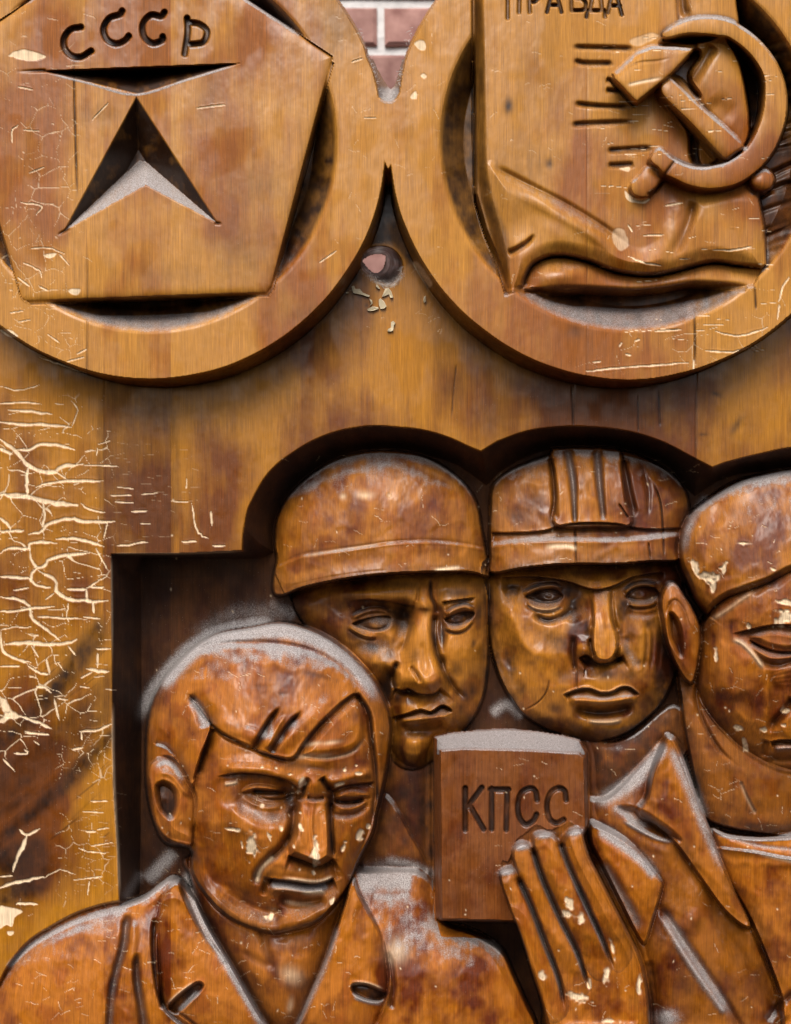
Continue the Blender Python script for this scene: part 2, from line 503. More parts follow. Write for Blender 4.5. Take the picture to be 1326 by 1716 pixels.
SICK = G1((585, 195), (640, 150), (720, 112), (830, 95), (950, 108), (1050, 155), (1150, 235), (1240, 350), (1292, 480), (1306, 600), (1290, 720), (1240, 850), (1170, 950), (1080, 1028), (980, 1075), (850, 1090), (740, 1070), (650, 1030), (590, 1000), (575, 960), (600, 900), (640, 910), (730, 950), (830, 962), (940, 935), (1030, 885), (1100, 800), (1150, 680), (1170, 560), (1165, 440), (1110, 340), (1030, 260), (950, 212), (900, 207), (740, 195), (610, 222))
sick = part('sickle', disc2, 'med')
s2, U, V = win(np.array(SICK), 30); dd = sdf(spline(SICK, True), U, V)
STAIN_SHADE[s2] = np.maximum(STAIN_SHADE[s2], 0.8 * np.exp(-(np.clip(-dd, 0, None) / 5) ** 2) * (PID[s2] != pk2))
GRIP = G1((505, 955), (440, 1020), (400, 1060), (415, 1115), (460, 1138), (510, 1130), (560, 1075), (595, 1010))
grip = part('sickle_grip', disc2, 'med')
over(GRIP, inflate(GRIP, 66, 86, 0.35), 14, 3, grip, wst=0.5)
stroke(G1((600, 1010), (560, 1080), (510, 1120)), 3, -5, (0, 0), stain=0.7)
over(SICK, inflate(SICK, 82, 99, 0.25), 22, 3, sick, wst=0.5)
FER = G1((512, 915), (560, 850), (605, 875), (660, 940), (610, 1000), (560, 965))
over(FER, inflate(FER, 88, 100, 0.4), 16, 2.5, sick, wst=0.5)
stroke(G1((655, 930), (600, 1005)), 2.5, -4, (0, 0), stain=0.8, sm=False)
HAN = G1((590, 460), (625, 440), (660, 470), (800, 605), (960, 742), (1055, 845), (1000, 890), (958, 925), (890, 865), (760, 722), (600, 565), (572, 500))
ham = part('hammer', disc2, 'med')
over(HAN, inflate(HAN, 84, 104, 0.35), 26, 3, ham, wst=0.5)
stroke(G1((1060, 850), (960, 925)), 3, -5, (0, 0), stain=0.5, sm=False)
KNOB = G1((1085, 1035), (1130, 990), (1175, 965), (1220, 1000), (1228, 1050), (1195, 1095), (1130, 1095))
over(KNOB, inflate(KNOB, 62, 90, 0.5), 20, 3, ham, wst=0.5)
HEAD = G1((298, 425), (435, 300), (520, 266), (660, 270), (758, 280), (755, 300), (635, 430), (440, 588), (425, 580), (308, 455))
def Hham(U, V, si):
    a = (U - 940) * 3.435; b = V * 3.435
    # front facet, tilted towards lower right, with a bevel along the upper left
    s = ((a - 300) * 0.66 + (b - 420) * -0.75)
    e = (a - 300) * (0.7) + (b - 420) * 0.72
    return 104 + 0.02 * e - 12 * np.exp(-np.clip(e - 10, 0, None) / 22) - 5 * np.exp(-si / 3)
over(HEAD, Hham, 18, 2.5, ham, sm=False, wst=0.5)
stroke(G1((385, 490), (470, 470), (600, 445)), 2.5, -1.5, (0.1, 0.4), chip=1.0)
stroke(G1((360, 400), (450, 360), (560, 350), (640, 330)), 2.0, -1.5, stain=0.3)

TONE += np.where(np.isin(PID, [sick, ham, grip]), 0.18, 0)
# --- splits, flakes and dents on the discs
for p in (PX((1163, 520), (1165, 570), (1164, 615)), PX((1265, 480), (1267, 520)), PX((124, 100), (126, 200), (130, 330))):
    stroke(p, 1.6, -3, (0.2, 0.2), stain=0.9)
stroke(PX((146, 400), (147, 500), (146, 625)), 1.4, -1.5, (0.2, 0), stain=0.5)
TONE += np.where((PID == badge) | (PID == disc) | (PID == star2), np.where(UU < 143, 0.16, -0.05), 0)
TONE += np.where(((PID == disc2) | (PID == paper)), np.where(UU > 984, 0.16, -0.06), 0)
for x in (984, 1165): stroke([(x, -100), (x, 640)], 1.2, -0.7, (0, 0), stain=0.25, only=[disc2, paper])
for c, rx, ry, v in ((F2((380, 355)), 8, 14, .8), (F2((515, 548)), 7, 10, .8), (F2((600, 1110)), 16, 14, .5), (F2((480, 250)), 60, 90, .16), (F2((420, 560)), 60, 60, .22), (F1((870, 640)), 70, 50, .22), (F1((800, 840)), 50, 60, .32), (F1((340, 390)), 40, 16, .22), (F1((560, 920)), 90, 20, .2), (F1((1120, 90)), 40, 50, .4), (F1((1040, 1050)), 60, 20, .3), (F1((700, 330)), 24, 40, .2)):
    bump(c, rx, ry, -0.6, 0, stain=v)
paint(TONE, F2((300, 150), (560, 200), (640, 300), (640, 690), (520, 640), (320, 540)), -0.16, 30)

# --- the niche cut into the board
ARC = F4((0, 440), (60, 330), (120, 260), (200, 200), (300, 140), (420, 95), (570, 70), (700, 75), (830, 90), (950, 125), (1050, 170)) 
ARC2 = PX((834, 740), (879, 724), (923, 717), (968, 715), (1016, 718), (1065, 726), (1113, 742), (1154, 763))
NICHE = np.vstack([[(187, 929), (300, 929), (407, 924)], spline(PX((407, 922), (408, 895), (414, 860)) + ARC, False), [(806, 757)], spline(ARC2, False), [(1194, 784)],
                   spline(PX((1215, 776), (1275, 761), (1340, 750), (1430, 760), (1500, 800)), False), [(1600, 1900), (150, 1900), (201, 1560), (201, 1513), (198, 1423), (191, 1319), (188, 1060)]])
FLOOR = np.vstack([[(236, 933), (330, 933), (440, 934)], spline(PX((458, 925), (462, 870), (480, 830), (515, 795), (560, 768), (620, 755), (690, 756), (760, 775), (800, 800)), False),
                   [(815, 812)], spline(PX((835, 790), (880, 765), (930, 750), (1000, 748), (1070, 758), (1120, 780), (1150, 815)), False), [(1165, 830)], spline(PX((1200, 805), (1260, 790), (1400, 790)), False), [(1540, 1900), (150, 1900), (232, 1560), (236, 1300)]])
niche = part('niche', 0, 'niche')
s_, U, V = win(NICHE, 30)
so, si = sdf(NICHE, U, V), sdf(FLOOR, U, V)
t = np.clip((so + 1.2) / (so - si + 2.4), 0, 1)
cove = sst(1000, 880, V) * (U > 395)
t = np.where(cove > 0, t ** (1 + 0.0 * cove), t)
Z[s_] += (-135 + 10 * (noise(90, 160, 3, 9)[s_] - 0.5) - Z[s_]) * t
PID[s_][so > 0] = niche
STAIN_SHADE[s_] = np.where(so > 0, 0.0, STAIN_SHADE[s_])
STAIN_SHADE[s_] = np.maximum(STAIN_SHADE[s_], sst(-1, 5, so) * (0.5 - 0.05 * cove))
STAIN_SHADE[s_] *= np.where((U < 420) & (so > 40), 0.72, 1.0)
# worn pale edge of the niche
stroke(PX((190, 1180), (190, 1250), (193, 1340), (198, 1420), (201, 1500)), 2.0, 0.0, (0.1, 0.1), chip=0.8)
stroke(PX((187, 935), (188, 1000), (189, 1120)), 1.4, 0.0, (0.1, 0.4), chip=0.5)
stroke(PX((190, 928), (300, 928), (400, 924)), 1.3, 0.0, (0.1, 0.1), chip=0.5)
paint(TONE, F3((1316, 340), (1210, 500), (1130, 640), (1100, 780), (1160, 800), (1180, 640), (1260, 500), (1330, 420)), 0.22, 10)
# ------------------------------------------------------------------ carved figures, back to front
S0 = [None]
# ---- necks and dark cloth in the background
manB = part('carved_man', 0, 'pale', 'carved man in a plain round helmet looking down')
manC = part('carved_man', 0, 'pale', 'carved man in a ribbed mining helmet facing forwards')
manD = part('carved_man', 0, 'figure', 'carved man in a smooth cap at the right edge')
manA = part('carved_man', 0, 'figure', 'carved man with a swept fringe in a notched lapel coat')
bodyB = part('coat', manB, 'figure')
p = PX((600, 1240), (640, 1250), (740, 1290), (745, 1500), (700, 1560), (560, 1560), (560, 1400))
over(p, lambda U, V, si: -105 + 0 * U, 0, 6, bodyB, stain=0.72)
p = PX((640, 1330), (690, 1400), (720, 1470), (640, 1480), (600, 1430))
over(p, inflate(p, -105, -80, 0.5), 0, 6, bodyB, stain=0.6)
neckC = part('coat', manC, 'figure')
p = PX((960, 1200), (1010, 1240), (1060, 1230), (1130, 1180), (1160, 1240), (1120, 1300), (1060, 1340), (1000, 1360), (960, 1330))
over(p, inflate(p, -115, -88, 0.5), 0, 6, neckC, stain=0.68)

# ---- man B: face
FB = F4((190, 830), (205, 930), (240, 1000), (300, 1080), (420, 1220), (560, 1400), (640, 1560), (680, 1670), (760, 1715), (860, 1690), (960, 1600), (1050, 1500), (1105, 1400), (1132, 1290), (1142, 1150), (1145, 960), (1140, 780), (1000, 700), (300, 740))
HB = inflate(FB, -120, -48, 0.55)
def hB(U, V, si):
    h = HB(U, V, si)
    return h - 0.10 * np.clip(700 - U, 0, None) - 6 * sst(760, 815, U)
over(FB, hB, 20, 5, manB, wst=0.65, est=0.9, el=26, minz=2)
# brow and forehead
stroke(G7((-60, 160), (150, 170), (350, 180), (560, 210), (650, 240)), 15, 9, (0.2, 0.05))
bump(G7((360, 330)), 62, 24, -20, 4, stain=0.5)  # socket darkened by stain and painted shade
bump(G7((330, 560)), 60, 16, -2, 4, stain=0.55)
bump(G7((520, 330)), 30, 34, -8, 4, stain=0.85)
bump(G7((560, 370)), 15, 32, -22, 8, stain=0.9)
bump(G7((500, 300)), 36, 16, -12, 10, stain=0.8)
crease(G7((120, 225), (230, 208), (340, 212), (480, 228), (600, 255), (650, 270)), 15, -9, side=1, ends=(0.25, 0.05), stain=0.9)
bump(G7((980, 370)), 34, 26, -12, 0, stain=0.45)
bump(G7((850, 400)), 10, 36, -12, 0, stain=0.8)
crease(G7((850, 230), (960, 215), (1080, 200), (1130, 190)), 12, -8, side=1, ends=(0.1, 0.2), stain=0.85)
# glabella furrows
stroke(G7((672, 60), (668, 150), (660, 235)), 3.0, -2.5, (0.3, 0.15), stain=0.4)
stroke(G7((765, 40), (770, 180), (800, 250), (815, 330)), 3.5, -5, (0.2, 0.1), stain=0.8)
stroke(G7((715, 60), (720, 200), (715, 300)), 9, 2.5, (0.2, 0.1))
# nose
def nose(ridge, w, h, only):
    q = spline(ridge, False, 5); s_, U, V = win(q, 3 * max(w))
    d, t, sd = dline(q, U, V)
    ww = w[0] + (w[1] - w[0]) * t
    f = 1 - sst(0.25, 1.25, d / ww)
    hh = h[0] + (h[1] - h[0]) * t ** 1.3
    e = np.ones_like(t)
    Z[s_] += np.where(np.isin(PID[s_], only), f * hh, 0)
nose(G7((700, 300), (695, 400), (690, 540), (705, 680), (755, 820)), (22, 36), (9, 27), [manB])
bump(G7((755, 850)), 23, 22, 10, 0, only=[manB])
bump(G7((570, 840)), 21, 20, 17, -15, only=[manB])
stroke(G7((600, 740), (650, 800), (690, 880)), 4, -5, (0.2, 0.2), stain=0.4)
stroke(G7((510, 700), (478, 770), (465, 850), (490, 925)), 5, -9, (0.2, 0.1), stain=0.9)
crease(G7((470, 910), (540, 930), (590, 915), (640, 945), (720, 960), (800, 950), (850, 900)), 13, -20, side=1, ends=(0.08, 0.1), stain=0.75)
bump(G7((585, 945)), 12, 5, -8, 0, stain=1.0)
stroke(G7((800, 330), (795, 480), (815, 620), (850, 720), (875, 830)), (5, 5), -11, (0.1, 0.3), stain=0.95)
stroke(G7((610, 380), (590, 480), (560, 560), (520, 640)), 5, -5, (0.1, 0.3), stain=0.6)
# cheeks
bump(G7((1020, 640)), 36, 50, 13, -14, only=[manB])
bump(G7((360, 700)), 44, 26, 11, 20, only=[manB])
stroke(G7((150, 560), (280, 600), (420, 600), (500, 560)), 15, -5, (0.3, 0.3), stain=0.5, dust=0.25)
stroke(G7((860, 640), (885, 800), (950, 910), (1040, 1010)), 6, -9, (0.2, 0.2), stain=0.75)
stroke(G7((480, 760), (420, 860), (400, 980), (420, 1080)), 14, -12, (0.2, 0.2), stain=0.9)
# eyes
def eye(open_, lid_up, lid_low, ball, only, ball_h=9, pupil=True, st=0.9, rotp=0, lw=4.0):
    bx, by, rx, ry = ball
    bump((bx, by), rx * 1.25, ry * 1.5, ball_h * 0.7, rotp, only=only)
    q = spline(open_, True); s_, U, V = win(q, 8)
    m = sst(-1.5, 2.5, sdf(q, U, V)) * np.isin(PID[s_], only)
    b = np.exp(-(((U - bx) / rx) ** 2 + ((V - by) / ry) ** 2) ** 1.5)
    Z[s_] += m * (-9 + 6 * b)
    STAIN_SHADE[s_] = np.maximum(STAIN_SHADE[s_], m * (st - 0.12 * b))
    stroke(lid_up, lw * 1.15, 7, (0.15, 0.15), only=only)
    if lid_low: stroke(lid_low, lw, 5.5, (0.2, 0.2), only=only)
    stroke([(x, y - lw * 1.5) for x, y in lid_up], lw * 0.75, -3, (0.1, 0.1), stain=0.85, only=only)
    if lid_low: stroke([(x, y + lw * 1.4) for x, y in lid_low], lw * 0.7, -2, (0.1, 0.1), stain=0.75, only=only)
    qq = list(open_) + [open_[0]]
    stroke(qq, 1.8, -2, (0, 0), stain=0.9, only=only)
    if pupil:
        bump((bx, by), rx * 0.38, ry * 0.5, -2.5, stain=0.4, only=only)
eye(G7((150, 405), (240, 370), (350, 348), (445, 352), (440, 410), (400, 448), (320, 460), (230, 440)), G7((135, 365), (210, 325), (300, 298), (390, 300), (455, 330)), G7((110, 420), (180, 470), (260, 502), (340, 505)), (560 + 345 / 4.736, 960 + 400 / 4.736, 19, 10), [manB], 10)
eye(G7((880, 370), (960, 330), (1040, 310), (1110, 318), (1080, 370), (1010, 405), (930, 412)), G7((880, 340), (950, 295), (1040, 270), (1110, 300)), G7((870, 430), (960, 455), (1040, 435), (1105, 370)), (560 + 975 / 4.736, 960 + 365 / 4.736, 18, 10), [manB], 7)
# mouth and chin
bump(G7((720, 1060)), 58, 30, 9, -6, only=[manB])
lipB = G7((455, 1145), (560, 1120), (680, 1082), (770, 1098), (850, 1048), (920, 1070), (945, 1105))
crease(lipB, 11, -14, side=1, ends=(0.06, 0.06), stain=0.95, only=[manB])
stroke(G7((520, 1178), (640, 1165), (760, 1150), (920, 1135)), 6, 10, (0.1, 0.1), only=[manB])
stroke(G7((530, 1250), (680, 1255), (800, 1235), (900, 1190)), 11, -10, (0.2, 0.2), stain=0.55)
bump(G7((630, 1400)), 36, 26, 13, 0, only=[manB])
bump(G7((500, 1230)), 12, 24, -8, 0, stain=0.6)
STAIN_SHADE[PID == manB] = np.maximum(STAIN_SHADE[PID == manB], 0.10)
# helmet B
helB = part('helmet', manB, 'helmet')
OB = F4((112, 870), (108, 800), (125, 705), (115, 640), (120, 540), (150, 450), (210, 370), (290, 300), (390, 238), (500, 200), (620, 182), (740, 190), (860, 225), (960, 285), (1040, 360), (1090, 450), (1110, 560), (1135, 690), (1148, 790), (1080, 775), (1000, 768), (850, 770), (700, 776), (550, 790), (400, 812), (250, 845), (160, 880))
OBx = OB[:18] + F4((1160, 1050), (900, 1080), (500, 1120), (150, 1150), (100, 1000))
HBh = inflate(OBx, -118, -12, 0.5)
def hHB(U, V, si):
    return HBh(U, V, si) - 6
over(OB, hHB, 12, 4, helB, wst=0.65, est=0.6, el=16)
ledge(F4((105, 752), (250, 690), (400, 666), (550, 645), (700, 628), (850, 622), (1000, 634), (1150, 660)), 5, 1, 3.5, [helB], 0.3)
stroke(F4((240, 695), (400, 668), (550, 645), (640, 632)), 2.5, -2, (0.2, 0.2), chip=0.3)
stroke(F4((230, 375), (350, 312), (500, 268), (640, 240), (760, 262), (900, 325), (1000, 360)), 9, -4, (0.1, 0.1), stain=0.25)
for c, r in ((F4((550, 400)), (13, 6)), (F4((445, 405)), (5, 5)), (F4((665, 400)), (4, 4))):
    bump(c, r[0], r[1], -1.5, chip=0.55)
stroke(F4((875, 762), (960, 750), (1010, 745)), 3, -1, (0.2, 0.2), chip=0.9)

# ---- man C: face
FC = F5((75, 600), (68, 760), (72, 900), (85, 1000), (120, 1110), (170, 1200), (230, 1270), (340, 1330), (470, 1365), (560, 1362), (640, 1335), (720, 1280), (790, 1210), (840, 1110), (865, 1000), (868, 800), (862, 590), (500, 560))
HC = inflate(FC, -125, -50, 0.5)
over(FC, lambda U, V, si: HC(U, V, si) + 0.05 * (V - 1080), 20, 5, manC, wst=0.65, est=0.95, el=30, minz=2)
bump(G8((770, 600)), 50, 90, 6, 0, only=[manC])
# eye sockets under the brow plate, stain and shade painted in
browC = G8((70, 262), (250, 258), (400, 268), (520, 290), (610, 322), (690, 340), (770, 330), (840, 305), (930, 262), (1050, 238), (1150, 225))
crease(browC, 24, -15, side=1, ends=(0.05, 0.05), stain=0.55, only=[manC])
bump(G8((380, 390)), 48, 26, -17, 5, stain=0.6, only=[manC])
bump(G8((1000, 385)), 36, 32, -18, 0, stain=0.75, only=[manC])
bump(G8((560, 440)), 20, 26, -15, 30, stain=0.9, only=[manC])
stroke(G8((200, 360), (150, 350), (100, 380)), 8, -6, (0.2, 0.2), stain=0.6)
# nose: flat ridge with side planes
NF = G8((668, 350), (672, 460), (678, 560), (674, 680), (690, 780), (740, 812), (800, 800), (838, 740), (836, 650), (805, 540), (795, 440), (792, 350))
bump(G8((740, 640)), 34, 70, 13, 0, only=[manC], p=2.5)
q = spline(NF, True); s_, U, V = win(q, 10)
m = sst(-3.5, 4, sdf(q, U, V))
Z[s_] += m * (7 + 13 * sst(990, 1100, V))
bump(G8((620, 735)), 13, 14, 12, 0, only=[manC])
bump(G8((868, 730)), 9, 14, 10, 0, only=[manC])
stroke(G8((662, 660), (664, 720), (690, 780)), 3, -6, (0.2, 0.1), stain=0.6)
stroke(G8((838, 690), (842, 740), (820, 790)), 3, -6, (0.2, 0.1), stain=0.6)
stroke(G8((670, 350), (676, 480), (676, 600)), 3, -3, (0.1, 0.1), stain=0.5)
stroke(G8((797, 350), (808, 500), (835, 620)), 4, -5, (0.1, 0.1), stain=0.6)
crease(G8((580, 790), (640, 770), (700, 815), (760, 822), (820, 800), (880, 765)), 15, -17, side=1, ends=(0.1, 0.1), stain=0.8, only=[manC])
bump(G8((645, 815)), 12, 8, -9, 25, stain=1.0)
bump(G8((840, 800)), 9, 6, -8, -25, stain=0.9)
stroke(G8((555, 640), (545, 720), (550, 800), (565, 890)), 5, -7, (0.2, 0.2), stain=0.75)
stroke(G8((885, 640), (900, 720), (940, 800), (990, 870)), 9, -5, (0.2, 0.2), stain=0.35, dust=0.3)
# cheeks
stroke(G8((100, 420), (160, 560), (220, 680), (320, 760), (400, 850)), 17, 8, (0.15, 0.25), only=[manC])
bump(G8((110, 760)), 26, 46, -12, -20, stain=0.4, only=[manC])
bump(G8((480, 700)), 24, 36, 5, 20, only=[manC])
bump(G8((470, 650)), 16, 26, -3, 30, stain=0.35)
for x in (1060, 1110, 1020):
    stroke(G8((x, 560), (x + 10, 700), (x - 10, 900)), 4, -3.5, (0.3, 0.3), stain=0.45)
bump(G8((1000, 640)), 30, 40, 5, 0, only=[manC])
# eyes
eye(G8((240, 388), (330, 352), (420, 345), (478, 385), (440, 420), (360, 428), (290, 412)), G8((215, 375), (320, 330), (420, 318), (480, 345)), G8((240, 425), (310, 462), (400, 468), (480, 440)), (820 + 390 / 3.9, 900 + 386 / 3.9, 17, 9.5), [manC], 11, lw=3.6)
stroke(G8((250, 440), (310, 474), (400, 480), (470, 455)), 2.5, 2, (0.2, 0.2), chip=0.55)
stroke(G8((280, 500), (370, 545), (450, 530), (570, 465)), 6, -8, (0.2, 0.2), stain=0.95)
eye(G8((895, 390), (935, 345), (1010, 328), (1085, 340), (1105, 385), (1040, 410), (950, 415)), G8((880, 370), (935, 325), (1020, 308), (1100, 330)), G8((900, 435), (980, 450), (1060, 440), (1105, 410)), (820 + 985 / 3.9, 900 + 372 / 3.9, 19, 12), [manC], 12, st=0.8)
stroke(G8((890, 480), (960, 505), (1050, 505), (1110, 480)), 6, -5, (0.2, 0.2), stain=0.6)
# mouth
bump(G8((730, 980)), 70, 26, 10, 0, only=[manC])
lipC = G8((478, 1032), (560, 998), (640, 984), (705, 1004), (740, 1014), (800, 1008), (860, 978), (920, 980), (985, 1028))
crease(lipC, 9, -14, side=1, ends=(0.06, 0.06), stain=0.95, only=[manC])
stroke(lipC, 2.2, 2.0, (0.1, 0.1), chip=0.22)
stroke(G8((510, 1060), (600, 1070), (740, 1075), (880, 1062), (970, 1040)), 8, 12, (0.12, 0.12), only=[manC])
stroke(G8((520, 1048), (640, 1042), (740, 1058), (860, 1040), (960, 1035)), 3, 0, (0.1, 0.1), dust=0.55)
stroke(G8((560, 1115), (660, 1145), (760, 1150), (870, 1130), (950, 1095)), (9, 9), -13, (0.15, 0.2), stain=0.75)
stroke(G8((630, 1195), (700, 1208), (800, 1208), (880, 1190)), 3.5, 3, (0.2, 0.2), chip=0.4)
bump(G8((790, 1240)), 44, 24, 11, 0, only=[manC])
stroke(G8((395, 925), (375, 1010), (320, 1080), (230, 1135)), 1.3, -2, (0.2, 0.2), stain=0.8)
stroke(G8((575, 860), (572, 950), (578, 1020)), 1.2, -1.5, (0.2, 0.2), stain=0.6)
# helmet C
helC = part('helmet', manC, 'helmet')
OC = F5((82, 668), (78, 600), (76, 540), (78, 420), (82, 340), (100, 290), (160, 243), (240, 208), (322, 178), (330, 158), (340, 150), (470, 146), (600, 148), (612, 156), (690, 176), (770, 215), (840, 265), (890, 330), (905, 420), (880, 520), (868, 612), (740, 622), (600, 633), (450, 633), (330, 637), (200, 652))
OCx = OC[1:21] + F5((880, 760), (640, 860), (300, 870), (70, 800))
HCh = inflate(OCx, -118, -22, 0.42)
over(OC, lambda U, V, si: HCh(U, V, si) - 10 + 0.03 * (V - 850), 14, 4, helC, wst=0.65, est=0.7, el=18)
RIB = F5((335, 150), (470, 146), (608, 150), (625, 250), (640, 370), (660, 470), (510, 478), (350, 470), (352, 360), (345, 250))
s_, U, V = win(spline(RIB, True), 20); dd = sdf(spline(RIB, True), U, V)
Z[s_] += np.where(PID[s_] == helC, 15 * sst(-3, 3, dd), 0)
STAIN_SHADE[s_] = np.maximum(STAIN_SHADE[s_], 0.7 * np.exp(-((dd + 4) / 4) ** 2) * (PID[s_] == helC))
stroke(F5((402, 175), (422, 300), (430, 465)), (7.5, 3), -13, (0, 0.1), stain=0.6, only=[helC], dust=0.4)
stroke(F5((522, 180), (532, 300), (548, 450)), (7, 4), -13, (0, 0.1), stain=0.6, only=[helC], dust=0.4)
stroke(F5((330, 190), (345, 330), (348, 450)), 5, -8, (0.05, 0.1), stain=0.7, only=[helC])
stroke(F5((630, 200), (655, 330), (680, 440)), 6, -8, (0.05, 0.2), stain=0.7, only=[helC])
stroke(F5((700, 200), (735, 330), (730, 450)), 5, -4, (0.2, 0.2), stain=0.4, only=[helC])
crease(F5((80, 500), (180, 500), (300, 492), (380, 468), (470, 458), (600, 462), (680, 480), (760, 485), (880, 480)), 16, -7, side=1, ends=(0.02, 0.05), stain=0.7, only=[helC])
ledge(F5((60, 552), (200, 534), (330, 528), (450, 528), (600, 530), (740, 520), (900, 503)), 10, 1, 6, [helC], 0.0)
stroke(F5((90, 545), (250, 530), (430, 528), (600, 530), (730, 522)), 2.5, 0, (0.05, 0.1), dust=0.4)
stroke(F5((300, 560), (390, 556), (440, 568)), 4.0, -1, (0.3, 0.1), chip=0.9)
for p in (F5((755, 290), (785, 380), (795, 500), (800, 605)), F5((735, 540), (742, 615)), F5((430, 470), (435, 640)), F5((610, 380), (650, 440))):
    stroke(p, 1.5, -3, (0.2, 0.1), stain=0.9)
bump(F5((270, 380)), 22, 30, -3, 10, stain=0.3); bump(F5((180, 430)), 30, 16, -2, 10, stain=0.4)

# uneven antique stain left in patches on the two faces
for G, who, L in ((G7, manB, (((300, 590), 70, 22, 10, .6), ((180, 500), 40, 26, 20, .5), ((420, 640), 30, 30, 0, .5), ((430, 900), 18, 60, 4, .75), ((560, 90), 70, 14, 0, .4), ((860, 480), 12, 60, 0, .6), ((1150, 350), 16, 60, 0, .55), ((960, 780), 26, 26, 30, .45), ((1110, 560), 10, 18, 20, .5), ((1080, 950), 50, 40, -20, .5), ((1000, 1080), 40, 30, 0, .45), ((880, 1000), 20, 30, 0, .3), ((620, 1020), 50, 14, 0, .35), ((500, 1000), 20, 30, 0, .5), ((650, 1270), 60, 18, 0, .55), ((980, 160), 60, 16, 0, .45), ((640, 660), 20, 26, 0, .3), ((720, 300), 34, 16, 0, .35), ((100, 250), 40, 30, 0, .35))),
                  (G8, manC, (((150, 330), 40, 14, 0, .6), ((520, 350), 40, 26, 0, .7), ((560, 560), 20, 50, 10, .45), ((440, 680), 40, 24, 30, .5), ((300, 700), 24, 16, 0, .25), ((130, 820), 24, 60, -10, .6), ((200, 1000), 26, 40, -30, .5), ((480, 900), 30, 18, 0, .3), ((620, 880), 40, 12, 0, .35), ((760, 900), 60, 14, 0, .4), ((900, 900), 30, 20, 0, .35), ((880, 480), 30, 40, 0, .6), ((930, 620), 30, 40, 0, .4), ((1060, 560), 30, 20, 0, .5), ((1150, 700), 24, 80, 0, .6), ((1120, 950), 30, 60, 10, .55), ((1060, 1100), 40, 30, -30, .5), ((430, 1120), 30, 20, 0, .4), ((740, 1150), 60, 12, 0, .6), ((640, 620), 10, 50, 0, .5), ((860, 620), 10, 40, 0, .5), ((620, 230), 70, 10, 0, .4), ((950, 190), 70, 12, 0, .6)))):
    for c, rx, ry, r, v in L:
        bump(G(c), rx * (1.0 if G is G7 else 1.15) * .6, ry * .6 * (1.0 if G is G7 else 1.15), -1.2, r, stain=min(1.0, v * 1.5), only=[who])
for c, rx, ry, r, v in (((120, 330), 50, 50, 0, .3), ((900, 280), 30, 30, 0, .35), ((240, 640), 20, 12, 0, .3), ((470, 300), 30, 20, 0, .25)):
    bump(F5(c), rx * .5, ry * .5, -0.5, r, stain=v)

# ---- man D: neck, head, cap and ear
neckD = part('neck', manD, 'figure')
ND = F5((862, 1080), (870, 1200), (880, 1290), (900, 1400), (935, 1560), (990, 1700), (1326, 1760), (1500, 1700), (1500, 1400), (1200, 1300), (1020, 1150), (930, 1000))
over(ND, inflate(ND, -110, -58, 0.35), 10, 5, neckD, wst=0.65, est=0.75, el=40, stain=0.4)  # patina with under-jaw shade painted into the neck
FD = F5((985, 835), (955, 900), (938, 1050), (935, 1120), (965, 1210), (1010, 1280), (1060, 1340), (1130, 1410), (1230, 1470), (1330, 1500), (1480, 1490), (1640, 1400), (1720, 1150), (1790, 800), (1800, 600), (1700, 330), (1500, 240), (1330, 238), (1200, 262), (1120, 285), (1060, 315), (990, 360), (910, 425), (872, 490), (858, 560), (868, 640), (900, 715), (945, 790))
HD = inflate(FD, -100, 24, 0.5)
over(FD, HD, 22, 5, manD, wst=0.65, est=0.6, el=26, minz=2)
CD = F5((975, 842), (930, 790), (900, 710), (868, 640), (858, 560), (872, 490), (910, 425), (990, 360), (1060, 315), (1120, 285), (1200, 262), (1330, 238), (1500, 240), (1700, 330), (1800, 600), (1700, 700), (1500, 640), (1400, 630), (1326, 652), (1240, 698), (1150, 730), (1060, 764), (1005, 805))
cap = part('cap', manD, 'helmet')
over(CD, lambda U, V, si: HD(U, V, si) + 10 * sst(-2, 9, si), 0, 3, cap, wst=0.3, est=0.4, el=10)
crease(F5((975, 846), (1005, 808), (1060, 767), (1150, 735), (1240, 702), (1326, 657), (1400, 634)), 11, -7, side=1, ends=(0.02, 0), stain=0.9, only=[manD])
stroke(F5((985, 868), (1060, 822), (1120, 778), (1180, 742)), 4, 2, (0.2, 0.2), chip=0.3, only=[manD])
stroke(F5((985, 340), (925, 430), (890, 520), (880, 610)), 9, -3, (0.1, 0.3), dust=0.5)
for c, rx, ry, r in ((F5((930, 650)), 5, 16, -20), (F5((965, 680)), 12, 5, 10), (F5((1010, 690)), 9, 6, 0), (F5((1005, 725)), 4, 11, 10), (F5((1050, 648)), 3, 8, 10), (F5((1130, 545)), 10, 2, 0), (F5((1255, 655)), 5, 3, 0), (F5((1300, 790)), 14, 5, 5), (F5((1310, 855)), 14, 10, -20), (F5((1150, 885)), 3, 5, -20), (F5((1015, 1010)), 3, 9, 0), (F5((1105, 1308)), 6, 4, 20), (F5((1140, 1385)), 4, 13, -15), (F5((1300, 1530 - 230)), 3, 3, 0), (F5((1305, 1240)), 6, 4, 0), (F5((1215, 1570 - 250)), 4, 4, 0)):
    bump(c, rx, ry, -1.6, r, chip=1.2, p=5)
